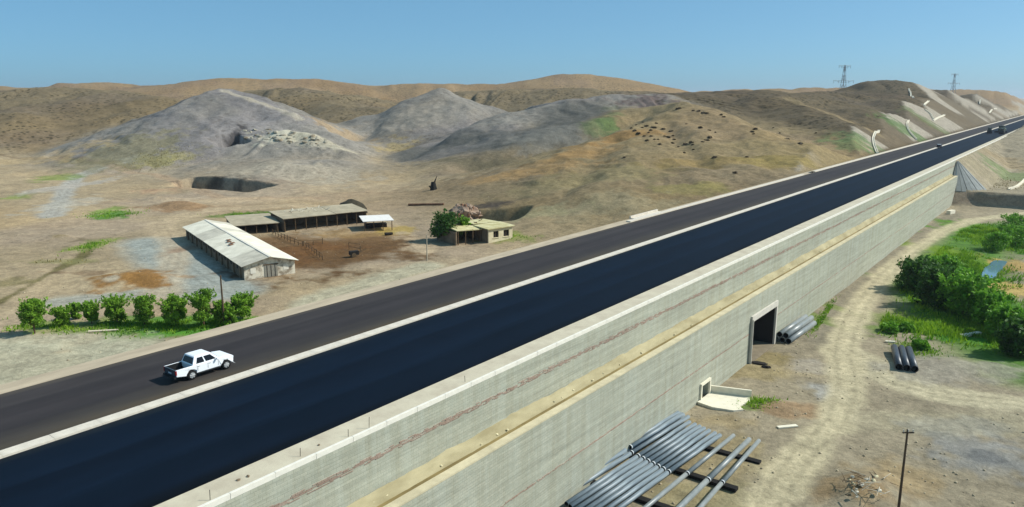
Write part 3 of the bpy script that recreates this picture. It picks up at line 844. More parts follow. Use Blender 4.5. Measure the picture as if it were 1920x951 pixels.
# ================================================================== retaining wall
def wall_mat(name, base, alt):
    m = bpy.data.materials.new(name)
    m.use_nodes = True
    nt = m.node_tree
    b = nt.nodes['Principled BSDF']
    b.inputs['Roughness'].default_value = 0.9
    b.inputs['Specular IOR Level'].default_value = 0.2
    tc = node(nt, 'ShaderNodeTexCoord')
    sx = node(nt, 'ShaderNodeSeparateXYZ'); nt.links.new(tc.outputs['Object'], sx.inputs[0])
    cx = node(nt, 'ShaderNodeCombineXYZ'); nt.links.new(sx.outputs[1], cx.inputs[0]); nt.links.new(sx.outputs[2], cx.inputs[1])
    br = node(nt, 'ShaderNodeTexBrick')
    br.inputs['Scale'].default_value = 1.0
    br.inputs['Brick Width'].default_value = 0.5; br.inputs['Row Height'].default_value = 0.25
    br.inputs['Mortar Size'].default_value = 0.022; br.inputs['Mortar Smooth'].default_value = 0.3
    br.inputs['Color1'].default_value = (*base, 1); br.inputs['Color2'].default_value = (*alt, 1)
    br.inputs['Mortar'].default_value = (*[c * 0.93 for c in base], 1)
    nt.links.new(cx.outputs[0], br.inputs['Vector'])
    nz = node(nt, 'ShaderNodeTexNoise'); nz.inputs['Scale'].default_value = 0.9; nz.inputs['Detail'].default_value = 8; nz.inputs['Roughness'].default_value = 0.7
    mp = node(nt, 'ShaderNodeMapping'); mp.inputs['Scale'].default_value = (1, 0.10, 2.6)
    nt.links.new(tc.outputs['Object'], mp.inputs[0]); nt.links.new(mp.outputs[0], nz.inputs['Vector'])
    rp = node(nt, 'ShaderNodeValToRGB')
    rp.color_ramp.elements[0].position = 0.3; rp.color_ramp.elements[1].position = 0.7
    rp.color_ramp.elements[0].color = (0.74, 0.74, 0.72, 1); rp.color_ramp.elements[1].color = (1.13, 1.13, 1.10, 1)
    nt.links.new(nz.outputs[0], rp.inputs[0])
    mu = node(nt, 'ShaderNodeMix', data_type='RGBA', blend_type='MULTIPLY'); mu.inputs[0].default_value = 1
    nt.links.new(br.outputs[0], mu.inputs[6]); nt.links.new(rp.outputs[0], mu.inputs[7])
    # rain streaks and dust running down the face
    mp3 = node(nt, 'ShaderNodeMapping'); mp3.inputs['Scale'].default_value = (1, 0.9, 0.07)
    n4 = node(nt, 'ShaderNodeTexNoise'); n4.inputs['Scale'].default_value = 1.0; n4.inputs['Detail'].default_value = 7; n4.inputs['Roughness'].default_value = 0.7
    nt.links.new(tc.outputs['Object'], mp3.inputs[0]); nt.links.new(mp3.outputs[0], n4.inputs['Vector'])
    rp4 = node(nt, 'ShaderNodeValToRGB')
    rp4.color_ramp.elements[0].position = 0.28; rp4.color_ramp.elements[1].position = 0.62
    rp4.color_ramp.elements[0].color = (0.80, 0.76, 0.68, 1); rp4.color_ramp.elements[1].color = (1.03, 1.03, 1.02, 1)
    nt.links.new(n4.outputs[0], rp4.inputs[0])
    mu4 = node(nt, 'ShaderNodeMix', data_type='RGBA', blend_type='MULTIPLY'); mu4.inputs[0].default_value = 0.8
    nt.links.new(mu.outputs[2], mu4.inputs[6]); nt.links.new(rp4.outputs[0], mu4.inputs[7])
    mu = mu4
    nt.links.new(mu.outputs[2], b.inputs['Base Color'])
    inv = node(nt, 'ShaderNodeMath', operation='SUBTRACT'); inv.inputs[0].default_value = 1; nt.links.new(br.outputs['Fac'], inv.inputs[1])
    ad = node(nt, 'ShaderNodeMath', operation='ADD'); nt.links.new(inv.outputs[0], ad.inputs[0]); nt.links.new(nz.outputs[0], ad.inputs[1])
    bp = node(nt, 'ShaderNodeBump'); bp.inputs['Strength'].default_value = 0.45; bp.inputs['Distance'].default_value = 0.022
    nt.links.new(ad.outputs[0], bp.inputs['Height']); nt.links.new(bp.outputs[0], b.inputs['Normal'])
    return m
m_wall = wall_mat('grey_green_blocks', lin(168, 170, 157), lin(178, 178, 164))
m_band = wall_mat('red_block_band', lin(160, 138, 126), lin(170, 152, 140))
m_conc = mat('cast_concrete', lin(196, 190, 178), 0.85, 0.10, 0.6, bump=0.01)
m_conc_d = mat('shaded_tunnel_concrete', lin(44, 42, 40), 0.9, 0.15, 0.5)  # near-black so the colour itself holds the shade inside the openings
m_berm = mat('yellow_berm_soil', lin(142, 131, 99), 0.95, 0.2, 0.6, bump=0.10, bscale=1.5, col2=lin(172, 161, 127), stretch=(1, .35, 1))

wall = empty('retaining_wall', (X_LOW, 0, Z_FOOT))
tag(wall, 'long two-tier pale block retaining wall holding up the highway', 'wall')
PY0, PY1 = at_x(1405, 672, X_LOW).y, at_x(1449, 640, X_LOW).y      # underpass opening
PZ1 = at_x(1449, 577, X_LOW).z
CY0, CY1 = at_x(1313, 742, X_LOW).y, at_x(1327, 738, X_LOW).y      # small culvert
CZ1 = at_x(1328, 713, X_LOW).z

def slab(name, x_front, thick, ys, zs, holes, m):
    """wall slab on a Y-Z grid with rectangular openings"""
    bm = bmesh.new()
    def solid(i, j):
        if i < 0 or j < 0 or i >= len(ys) - 1 or j >= len(zs) - 1: return False
        yc, zc = (ys[i] + ys[i + 1]) / 2, (zs[j] + zs[j + 1]) / 2
        return not any(a < yc < b and c < zc < d for a, b, c, d in holes)
    cache = {}
    def V(x, y, z):
        k = (round(x, 4), round(y, 4), round(z, 4))
        if k not in cache: cache[k] = bm.verts.new(k)
        return cache[k]
    xb = x_front - thick
    for i in range(len(ys) - 1):
        for j in range(len(zs) - 1):
            if not solid(i, j): continue
            y0, y1, z0, z1 = ys[i], ys[i + 1], zs[j], zs[j + 1]
            bm.faces.new((V(x_front, y0, z0), V(x_front, y1, z0), V(x_front, y1, z1), V(x_front, y0, z1)))
            bm.faces.new((V(xb, y0, z0), V(xb, y0, z1), V(xb, y1, z1), V(xb, y1, z0)))
            for (di, dj, e) in ((-1, 0, ((y0, z0), (y0, z1))), (1, 0, ((y1, z0), (y1, z1))), (0, -1, ((y0, z0), (y1, z0))), (0, 1, ((y0, z1), (y1, z1)))):
                if not solid(i + di, j + dj):
                    (a, c), (b_, d) = e
                    bm.faces.new((V(x_front, a, c), V(x_front, b_, d), V(xb, b_, d), V(xb, a, c)))
    o = obj(name, bm, m, wall)
    o.location = (-X_LOW, 0, -Z_FOOT)
    return o
lo_ys = sorted([Y_NEAR, 20, CY0, CY1, 60, PY0 - .2, PY1 + .2, 160, 220, Y_END - 0.5])
zb0, zb1 = -10.55, -10.25
slab('lower_tier', X_LOW, 1.3, lo_ys, sorted([-17, CZ1, PZ1 + .2, Z_BERM]),
     [(PY0 - .2, PY1 + .2, -18, PZ1 + .2), (CY0, CY1, -18, CZ1)], m_wall)
slab('upper_tier', X_TOP, 1.6, [Y_NEAR, 40, 100, 200, Y_END + 8], [Z_BERM - 0.6, -0.14], [], m_wall)
# red block bands stand slightly proud of the face
def band(y0, y1, x, z, rows, h=0.125, broken=0.3):
    """courses of reddish blocks let into the face, ragged at the edges"""
    bm = bmesh.new()
    rr = random.Random(int(abs(z) * 10 + y0))
    for r in range(rows):
        y = y0 + rr.uniform(0, .5)
        edge = min(r, rows - 1 - r) <= (1 if rows > 4 else 0)
        while y < y1:
            L = rr.uniform(.35, .62) * (1 if y < 140 else 3)
            if rr.random() > (broken if edge else broken * .25):
                bx(bm, (x + 0.004 + rr.uniform(0, .012), y + L / 2, z + (r - (rows - 1) / 2) * h), (0.05, L - 0.02, h - 0.015))
            y += L
    o = obj('block_band', bm, m_band, wall)
    o.location = (-X_LOW, 0, -Z_FOOT)
    o['label'] = 'ragged reddish courses of blocks along the wall face'
    o['kind'] = 'stuff'
    return o
band(8, Y_END + 7.5, X_TOP, -2.05, 6, 0.075, 0.5)
band(8, PY0 - 0.7, X_LOW, -10.4, 3, 0.06, 0.4)
band(PY1 + 0.7, Y_END - 0.6, X_LOW, -10.4, 3, 0.05, 0.4)
# berm ledge with its soil, uneven
def berm():
    ys = np.concatenate([np.arange(Y_NEAR, 130, 0.5), np.arange(130, Y_END - 0.4, 1.0)])
    xs = np.linspace(X_TOP - 0.3, X_LOW - 0.02, 22)
    Xg, Yg = np.meshgrid(xs, ys)
    u = (Xg - xs[0]) / (xs[-1] - xs[0])
    z = Z_BERM + 0.04 + (0.75 + 0.12 * fbm(Xg * 0, Yg / 6, 3)) * sstep(0.56, 0.05, u) * (1 + 0.16 * fbm(Xg / 1.0, Yg / 1.6, 3)) - 0.14 * np.exp(-((u - 0.60) / 0.06) ** 2)
    z = z + 0.10 * fbm(Xg / .8, Yg / .8, 3)
    z = np.where(u > 0.9, Z_BERM + 0.05, z)
    nr, nc = Xg.shape
    V = [(a, b, c) for a, b, c in zip(Xg.ravel(), Yg.ravel(), z.ravel())]
    fs = [(i * nc + j, i * nc + j + 1, (i + 1) * nc + j + 1, (i + 1) * nc + j) for i in range(nr - 1) for j in range(nc - 1)]
    o = mesh_obj('berm_soil', V, fs, m_berm, wall, True)
    o.location = (-X_LOW, 0, -Z_FOOT)
    o['label'] = 'yellowish soil on the ledge between the two tiers'
berm()
o = obj('ledge_coping', box_bm((X_LOW - 0.36, (Y_NEAR + Y_END) / 2, Z_BERM + 0.06), (0.76, Y_END - Y_NEAR - 1.2, 0.14)), mat('ledge_concrete', lin(192, 181, 150), 0.9, 0.14, 0.7, bump=0.02), wall)
o.location = (-X_LOW, 0, -Z_FOOT)
o = obj('ledge_gutter', box_bm((X_LOW - 0.94, (Y_NEAR + Y_END) / 2, Z_BERM + 0.02), (0.40, Y_END - Y_NEAR - 1.2, 0.12)), mat('dark_gutter', lin(128, 112, 72), 0.95, 0.3, 0.8, stretch=(1, .3, 1)), wall)  # strip set darker than the ledge soil
o.location = (-X_LOW, 0, -Z_FOOT)
o['label'] = 'darker earth gutter along the ledge'
# rubble stones on the ledge
def rock_bm(r, seed, n=1):
    rr = random.Random(seed)
    bm = bmesh.new()
    bmesh.ops.create_icosphere(bm, subdivisions=n, radius=r)
    s = (rr.uniform(.8, 1.3), rr.uniform(.7, 1.2), rr.uniform(.5, .8))
    for v in bm.verts:
        k = rr.uniform(.75, 1.15)
        v.co = Vector((v.co.x * s[0] * k, v.co.y * s[1] * k, v.co.z * s[2] * k))
    return bm
m_rock = mat('pale_rubble', lin(214, 202, 164), 0.9, 0.2, 3)
rocks = []
for k in range(4):
    rocks.append(obj('ledge_stone', rock_bm(0.11, k), m_rock, wall))
yk = 20.0; n = 0
while yk < 150:
    o = rocks[n] if n < 4 else link(bpy.data.objects.new('ledge_stone', rocks[n % 4].data), wall)
    o.location = (X_TOP + 0.62 + random.uniform(-.2, .3) - X_LOW, yk, Z_BERM + 0.24 - Z_FOOT)
    o.rotation_euler = (0, 0, random.uniform(0, 6))
    o.scale = [random.uniform(.6, 1.25)] * 3
    yk += random.choice([1.2, 2.1, 3.3, 4.6, 6.0]); n += 1
# end return of the wall
for (x0, x1, z0, z1, y) in ((X_TOP - 9, X_TOP, Z_BERM - 0.6, -0.16, Y_END + 8.4), (X_TOP - 9, X_LOW, -17, Z_BERM, Y_END - 0.1)):
    o = obj('end_wall', box_bm(((x0 + x1) / 2, y, (z0 + z1) / 2), (x1 - x0, 0.8, z1 - z0)), m_wall, wall)
    o.location = (-X_LOW, 0, -Z_FOOT)

# underpass portal
por = empty('underpass_portal', (X_LOW, (PY0 + PY1) / 2, Z_FOOT))
tag(por, 'concrete underpass portal with a dark square opening through the retaining wall', 'underpass')
W = PY1 - PY0
H = PZ1 - Z_FOOT
TL = 27.0
for s in (-1, 1):
    obj('jamb', box_bm((0.1, s * (W / 2 + 0.24), H / 2 - 0.6), (0.3, 0.46, H + 1.2)), m_conc, por)
    obj('tunnel_wall', box_bm((-TL / 2 - 0.06, s * (W / 2 + 0.24), H / 2 - 0.6), (TL, 0.44, H + 1.2)), m_conc_d, por)
obj('lintel', box_bm((0.11, 0, H + 0.42), (0.34, W + 0.96, 0.8)), m_conc, por)
obj('tunnel_roof', box_bm((-TL / 2 - 0.06, 0, H + 0.28), (TL, W + 0.9, 0.5)), m_conc_d, por)
obj('tunnel_floor', box_bm((-TL / 2 + 0.3, 0, -0.06), (TL + 0.2, W, 0.3)), mat('tunnel_floor_dust', lin(130, 118, 98), 0.95, 0.15, 0.8), por)
obj('tunnel_light_stop', box_bm((-TL, 0, H / 2), (0.3, W + 0.9, H + 1)), m_conc_d, por)  # added wall closing the through passage so no light enters
obj('side_fin', box_bm((0.32, -W / 2 - 0.52, H / 2 - 0.3), (0.3, 0.12, H + 1.4)), m_conc, por)

# small culvert with apron
cul = empty('culvert_outlet', (X_LOW, (CY0 + CY1) / 2, Z_FOOT))
tag(cul, 'small white concrete culvert outlet with splayed apron at the wall foot', 'culvert')
W2, H2 = CY1 - CY0, CZ1 - Z_FOOT
m_white = mat('white_concrete', lin(222, 214, 192), 0.85, 0.08, 1.2, bump=0.01)
for s in (-1, 1):
    obj('jamb', box_bm((0.05, s * (W2 / 2 + 0.15), H2 / 2 - 0.2), (0.4, 0.28, H2 + 0.4)), m_white, cul)
obj('lintel', box_bm((0.05, 0, H2 + 0.15), (0.42, W2 + 0.58, 0.28)), m_white, cul)
obj('pipe_mouth', box_bm((-2.5, 0, H2 / 2), (0.3, W2 + 0.6, H2 + 0.5)), m_conc_d, cul)
bm = bmesh.new()
q = [at_z(*pp, Z_FOOT) - cul.location for pp in ((1308, 748), (1326, 736), (1386, 741), (1368, 752), (1384, 746), (1366, 768), (1352, 762))]
ap = [(v.x, v.y) for v in q]
ap = [(0.1, -W2 / 2 - 1.0), (0.1, W2 / 2 + 0.5), (4.6, W2 / 2 + 2.0), (5.2, W2 / 2 + 0.7), (4.7, -0.3), (5.4, -1.0), (4.6, -W2 / 2 - 0.8), (2.2, -W2 / 2 - 1.4)]
prism(bm, ap, -0.1, 0.22, axis='Z')
obj('apron_floor', bm, m_white, cul)
bm = bmesh.new()
a, b_ = Vector((0.15, W2 / 2 + 0.6, 0)), Vector((4.8, W2 / 2 + 2.1, 0))
d = (b_ - a); ang = math.atan2(d.y, d.x)
bx(bm, ((a + b_) / 2) + Vector((0, 0, 0.45)), (d.length, 0.26, 1.3), ang)
obj('wing_wall', bm, m_white, cul)

# ================================================================== PLANTS
m_bark = mat('bark', lin(92, 74, 54), 0.9, 0.2, 6)
m_leaf_tree = leaf_mat('garden_leaf', lin(58, 100, 22), lin(150, 192, 60))
m_leaf_dark = leaf_mat('dark_leaf', lin(28, 60, 18), lin(84, 126, 44))
m_leaf_wil = leaf_mat('willow_leaf', lin(54, 106, 24), lin(138, 190, 56))
m_grass = leaf_mat('fresh_grass', lin(64, 116, 18), lin(146, 180, 48), 0.4)
m_drygrass = leaf_mat('dry_grass', lin(96, 86, 48), lin(158, 142, 84), 0.2)

def leaves_mesh(name, centers, sizes, tones, m, rng, up=0.35, aspect=1.7):
    n = len(centers)
    d = rng.normal(size=(n, 3)); d[:, 2] += up
    d /= np.linalg.norm(d, axis=1)[:, None]
    e = rng.normal(size=(n, 3)); e -= d * (e * d).sum(1)[:, None]; e /= np.linalg.norm(e, axis=1)[:, None]
    f = np.cross(d, e)
    s = sizes[:, None]
    a, b = e * s * aspect * 0.5, f * s * 0.5
    V = np.stack([centers - a, centers - b * 0.9, centers + a, centers + b * 0.9], 1).reshape(-1, 3)
    F = np.arange(4 * n).reshape(n, 4)
    me = bpy.data.meshes.new(name)
    me.vertices.add(4 * n); me.vertices.foreach_set('co', V.ravel())
    me.loops.add(4 * n); me.loops.foreach_set('vertex_index', F.ravel().astype(np.int32))
    me.polygons.add(n); me.polygons.foreach_set('loop_start', np.arange(0, 4 * n, 4, dtype=np.int32))
    me.update(calc_edges=True)
    t = me.attributes.new('tone', 'FLOAT', 'POINT')
    t.data.foreach_set('value', np.repeat(tones, 4).astype(np.float32))
    me.materials.append(m)
    return me

def crown_points(rng, h, w, base, n, lobes, shape='round'):
    """leaf centres in uneven clumps filling a crown"""
    cs, ts = [], []
    per = n // lobes
    for i in range(lobes):
        u = rng.uniform(0, 1)
        zc = base + (h - base) * (0.12 + 0.80 * u)
        prof = math.sqrt(max(0.05, 1 - (2 * u - 0.75) ** 2 / 1.6)) if shape == 'round' else (1 - 0.55 * u)
        a = rng.uniform(0, 2 * math.pi)
        rr = w / 2 * prof * math.sqrt(rng.uniform(0.05, 1)) * 0.82
        c = np.array([rr * math.cos(a), rr * math.sin(a), zc])
        sz = w * rng.uniform(0.13, 0.24)
        p = rng.normal(size=(per, 3)); p /= np.linalg.norm(p, axis=1)[:, None]
        p *= (rng.uniform(0.25, 1, per) ** 0.5)[:, None] * np.array([sz, sz, sz * rng.uniform(.7, 1.1)])
        cs.append(c + p)
        ts.append(np.clip(rng.normal(rng.uniform(0.25, 0.75), 0.16, per), 0, 1))
    return np.concatenate(cs), np.concatenate(ts)

def tree(name, base, h, w, label, group, seed, m=None, n=2200, lobes=26, leaf=0.22, trunk=True, clear=0.22, shape='round', cat='tree', lean=0.0, part='crown', shoots=9, el=(0.3, 1.3)):
    rng = np.random.default_rng(seed)
    rr = random.Random(seed)
    root = empty(name, base, rr.uniform(0, 6.28))
    tag(root, label, cat, group)
    P, T = crown_points(rng, h, w, h * clear, n, lobes, shape)
    # a few leafy shoots that break the outline
    el_r = el
    for k in range(shoots):
        a = rr.uniform(0, 6.28); el = rr.uniform(*el_r)
        off = w * 0.3 * rr.random() if shoots > 9 else 0
        c = np.array([off * math.cos(a), off * math.sin(a), h * (0.45 + 0.2 * rr.random())])
        d = np.array([math.cos(a) * math.cos(el), math.sin(a) * math.cos(el), math.sin(el)])
        L = min(w * 0.62, h * 0.55) * rr.uniform(.85, 1.12)
        q = rng.uniform(0.5, 1, 40)[:, None] * d * L + c + rng.normal(size=(40, 3)) * w * 0.028
        P = np.concatenate([P, q]); T = np.concatenate([T, np.clip(rng.normal(0.6, .15, 40), 0, 1)])
    P[:, 2] = np.maximum(P[:, 2], 0.08)
    S = leaf * rng.uniform(0.6, 1.35, len(P))
    me = leaves_mesh(part, P, S, T, m or m_leaf_tree, rng)
    link(bpy.data.objects.new(part, me), root)
    bm = bmesh.new()
    r0 = max(0.05, h * 0.026)
    top = Vector((0.04 * h, 0, h * 0.62))
    bar(bm, (0, 0, -0.4), (0.01 * h, 0, h * 0.3), r0, seg=8, w2=r0 * 0.8)
    bar(bm, (0.01 * h, 0, h * 0.29), top, r0 * 0.8, seg=7, w2=r0 * 0.3)
    for k in range(6):
        a = k * 1.05 + rr.uniform(-.3, .3)
        z0 = h * rr.uniform(0.2, 0.45)
        bar(bm, (0.015 * h, 0, z0), (math.cos(a) * w * 0.34, math.sin(a) * w * 0.34, z0 + h * rr.uniform(.2, .38)), r0 * 0.5, seg=5, w2=r0 * 0.15)
    obj('trunk', bm, m_bark, root)
    return root

def px_size(base, px):
    F = -base.x * SA + base.y * CA
    depth = F * CP + (CAM_H - base.z) * SP
    return px * depth / FPX

GL = 'young trees along the left of the highway'
TL_ = [  # x, y of the foot; height, width in picture units; label
    (65, 626, 66, 58, 'round bright green young tree standing alone, leftmost of the roadside row'),
    (118, 612, 34, 40, 'low round bush just right of the lone leftmost tree'),
    (143, 598, 30, 26, 'small slim sapling behind the low round bush'),
    (172, 607, 40, 38, 'small dark green tree between the slim sapling and the wide pair'),
    (220, 605, 46, 50, 'wide spreading tree with open top, left one of the touching pair'),
    (272, 609, 56, 48, 'taller full tree, right one of the touching pair'),
    (330, 612, 56, 52, 'feathery tree left of the tallest roadside tree'),
    (382, 612, 70, 54, 'tallest tree in the roadside row, left of the utility pole'),
    (414, 606, 44, 34, 'narrow tree partly behind the wooden utility pole'),
    (455, 598, 46, 54, 'broad tree right of the utility pole, rightmost in the row'),
    (432, 612, 34, 34, 'pale low bush at the foot of the utility pole')]
for i, (x, y, hp, wp, lab) in enumerate(TL_):
    b = ground(x, y, 'L')
    tree('roadside_tree' if hp > 38 else 'roadside_bush', b, px_size(b, hp), px_size(b, wp) * .84, lab, GL, 100 + i, n=5600 if hp > 38 else 3400, lobes=34, leaf=0.18,
         clear=0.2 if i == 0 else (0.10 if hp > 38 else 0.03), cat='tree' if hp > 38 else 'bush', shape='round' if i % 3 != 1 else 'cone', shoots=[12, 26, 20, 30, 40, 16, 44, 34, 20, 26, 18][i], el=(0.5, 1.45))
b = ground(838, 452, 'L')
tree('farm_tree', b, px_size(b, 52), px_size(b, 62), 'dark leafy tree in front of the ruined farmhouse', None, 140, m=m_leaf_dark, n=3200, lobes=30, leaf=0.34, clear=0.12)
b = ground(868, 448, 'L')
tree('farm_tree', b, px_size(b, 40), px_size(b, 34), 'smaller brighter tree against the left wall of the ruined farmhouse', None, 141, n=1600, lobes=18, leaf=0.32, clear=0.1)

# right bank thicket: separate willows and bushes
GR = 'willows and bushes beside the stream'
WL = [(1722, 545, 62, 84, 'dark spreading willow nearest the dirt track, leftmost of the thicket'),
      (1762, 575, 78, 90, 'large dark willow just right of the leftmost one'),
      (1805, 590, 84, 92, 'tallest willow in the middle of the thicket'),
      (1762, 528, 50, 60, 'dense green bush behind the dark willows, near the track'),
      (1786, 548, 44, 54, 'bright green bush between the tall willow and the pond'),
      (1850, 608, 66, 70, 'rounded willow right of the tallest one'),
      (1885, 632, 62, 70, 'dark willow near the right edge above the stony bank'),
      (1908, 668, 72, 70, 'darkest bush at the right edge beside the grey debris'),
      (1826, 574, 26, 44, 'low green bush just below the pond'),
      (1868, 470, 34, 56, 'round bush left of the pair beyond the pond'),
      (1903, 462, 38, 60, 'round bush beyond the pond at the right edge'),
      (1898, 438, 36, 52, 'tall dark bush beyond the pond, behind the round ones'),
      (1700, 620, 12, 30, 'low sprawling bush beside the track above the short pipes'),
      (1668, 622, 14, 36, 'low bush at the edge of the dirt track, left of the sprawling one'),
      (1725, 655, 16, 30, 'grey green bush just right of the short pipes')]
for i, (x, y, hp, wp, lab) in enumerate(WL):
    b = ground(x, y, 'R')
    big = hp > 45
    tree('willow' if big else 'stream_bush', b, px_size(b, hp) * (.84 if big else .9), px_size(b, wp), lab, GR, 200 + i, m=m_leaf_wil if i not in (0, 1, 7) else m_leaf_dark,
         n=4600 if big else 2000, lobes=44 if big else 22, leaf=0.36 if big else 0.28, clear=0.03, cat='tree' if big else 'bush', shoots=60 if big else 24, el=(0.75, 1.5))

# grass: nobody could count it
def blades(name, spots, n, m, label, hgt=(0.25, 0.6), seed=1, wid=0.10):
    rng = np.random.default_rng(seed)
    tot = sum(s[2] * s[3] for s in spots)
    Ps = []
    for (X, Y, ra, rb, rot) in spots:
        k = int(n * ra * rb / tot)
        u = rng.normal(size=(k, 2)) * 0.55
        dR, dF = u[:, 0] * ra, u[:, 1] * rb
        c, s = math.cos(rot), math.sin(rot)
        dR, dF = dR * c - dF * s, dR * s + dF * c
        Ps.append(np.stack([X + dR * CA - dF * SA, Y + dR * SA + dF * CA], 1))
    P = np.concatenate(Ps)
    keep = fbm(P[:, 0] / 3.1, P[:, 1] / 3.1, 3) > -0.18
    P = P[keep]
    d = np.full(len(P), 1e9)
    for (x0, y0), (x1, y1) in zip(TRACKS[0][0][:-1], TRACKS[0][0][1:]):
        dx, dy = x1 - x0, y1 - y0
        t = np.clip(((P[:, 0] - x0) * dx + (P[:, 1] - y0) * dy) / (dx * dx + dy * dy), 0, 1)
        d = np.minimum(d, np.hypot(P[:, 0] - x0 - t * dx, P[:, 1] - y0 - t * dy))
    P = P[(d > 4.2) & ((P[:, 1] < 150) | (P[:, 0] > X_LOW + 9) | (P[:, 0] < X_SH0)) & ((P[:, 0] > X_LOW + 0.4) | (P[:, 0] < X_SH0))]
    z = heights(P[:, 0], P[:, 1])
    k = len(P)
    H = rng.uniform(*hgt, k)
    a = rng.uniform(0, math.pi * 2, k)
    w = wid * rng.uniform(0.6, 1.6, k)
    dx, dy = np.cos(a) * w, np.sin(a) * w
    lean = rng.normal(size=(k, 2)) * 0.35 * H[:, None]
    A = np.stack([P[:, 0] - dx, P[:, 1] - dy, z - 0.05], 1)
    B = np.stack([P[:, 0] + dx, P[:, 1] + dy, z - 0.05], 1)
    T = np.stack([P[:, 0] + lean[:, 0], P[:, 1] + lean[:, 1], z + H], 1)
    V = np.stack([A, B, T], 1).reshape(-1, 3)
    me = bpy.data.meshes.new(name)
    me.vertices.add(3 * k); me.vertices.foreach_set('co', V.ravel())
    me.loops.add(3 * k); me.loops.foreach_set('vertex_index', np.arange(3 * k, dtype=np.int32))
    me.polygons.add(k); me.polygons.foreach_set('loop_start', np.arange(0, 3 * k, 3, dtype=np.int32))
    me.update(calc_edges=True)
    t = me.attributes.new('tone', 'FLOAT', 'POINT')
    tv = np.clip(rng.normal(0.5, 0.2, k) + 0.5 * fbm(P[:, 0] / 4, P[:, 1] / 4, 2), 0, 1)
    t.data.foreach_set('value', np.repeat(tv, 3).astype(np.float32))
    me.materials.append(m)
    return tag(link(bpy.data.objects.new(name, me)), label, 'grass', kind='stuff')

def spot(x, y, ra, rb, side, rot=0.0):
    p_ = ground(x, y, side)
    return (p_.x, p_.y, ra, rb, rot)
blades('stream_grass', [spot(1790, 560, 9, 14, 'R'), spot(1850, 610, 8, 10, 'R'), spot(1900, 450, 12, 24, 'R'), spot(1850, 440, 8, 22, 'R'), spot(1790, 480, 6, 18, 'R'),
                        spot(1790, 622, 11, 4, 'R'), spot(1870, 640, 6, 4, 'R'), spot(1680, 605, 5, 4, 'R'), spot(1835, 520, 5, 10, 'R')],
       38000, m_grass, 'lush green grass and reeds along the stream', (0.3, 0.9), 5, 0.12)
blades('verge_grass', [spot(250, 612, 20, 3, 'L'), spot(370, 612, 12, 4, 'L'), spot(440, 605, 8, 3, 'L'), spot(120, 612, 10, 2.5, 'L'), spot(215, 402, 6, 6, 'L'),
                       spot(170, 462, 2.5, 6, 'L'), spot(945, 445, 5, 3, 'L'), spot(480, 402, 9, 3, 'L')],
       8000, m_grass, 'green grass under the young roadside trees', (0.2, 0.55), 6, 0.10)
blades('wall_foot_weeds', [spot(1420, 752, 2.6, 1.5, 'R'), spot(1405, 765, 1.6, 1, 'R'), spot(1540, 605, 1.2, 7, 'R', -0.6), spot(1560, 575, 1.1, 7, 'R', -0.6), spot(1720, 655, 3, 3, 'R')],
       2600, m_grass, 'green weeds growing along the foot of the retaining wall', (0.15, 0.45), 7, 0.08)
blades('dry_tufts', [spot(1850, 330, 24, 18, 'R'), spot(1905, 540, 4, 10, 'R'),
                      spot(305, 300, 14, 14, 'L'), spot(120, 490, 7, 2.5, 'L')],
       2200, m_drygrass, 'sparse dry grass tufts on the bare slopes', (0.2, 0.5), 8, 0.14)

# dark dry shrubs that stand out one by one on the tan slope
m_shrub = leaf_mat('dry_shrub_leaf', lin(66, 54, 34), lin(108, 88, 56), 0.05)
def shrub_proto(seed):
    rng = np.random.default_rng(seed)
    P = rng.normal(size=(110, 3)); P /= np.linalg.norm(P, axis=1)[:, None]
    P = P * (rng.uniform(.4, 1, 110)[:, None]) * np.array([0.75, 0.75, 0.5]); P[:, 2] = np.abs(P[:, 2])
    return leaves_mesh('dry_shrub', P, rng.uniform(.18, .4, 110), np.clip(rng.normal(.45, .2, 110), 0, 1), m_shrub, rng)
protos = [shrub_proto(300 + i) for i in range(3)]
SHR = [(1184, 241), (1190, 246), (1197, 251), (1204, 240), (1212, 237), (1216, 249), (1221, 256), (1227, 262), (1213, 264), (1237, 271), (1246, 256), (1226, 240), (1261, 269), (1230, 232),
       (1258, 247), (1283, 287), (1264, 262), (1285, 271), (1296, 268), (1300, 281), (1299, 272), (1317, 267), (1325, 264), (1340, 296), (1341, 249), (1313, 240), (1330, 245), (1287, 233), (1270, 205),
       (1300, 208), (1310, 209), (1318, 212), (1325, 213), (1352, 216), (1357, 220), (1410, 248), (1413, 252), (1416, 243), (1206, 230), (1193, 235), (1243, 243), (1252, 258), (1272, 276), (1208, 256),
       (1171, 296), (1378, 325), (1220, 245), (1234, 262), (1262, 255), (1274, 204), (1400, 295), (1331, 258), (1450, 240), (1475, 262), (1462, 250), (1500, 270), (1530, 250)]
for i, (x, y) in enumerate(SHR):
    g = ground(x, y, 'L')
    o = link(bpy.data.objects.new('dry_shrub', protos[i % 3]))
    o.location = g
    k = random.uniform(.6, 1.2)
    o.scale = (k * random.uniform(1, 1.5), k, k)
    o.rotation_euler = (0, 0, random.uniform(0, 6))
    tag(o, 'small dark dry shrub dotted on the tan hillside above the road', 'shrub', 'dry shrubs on the tan slope')

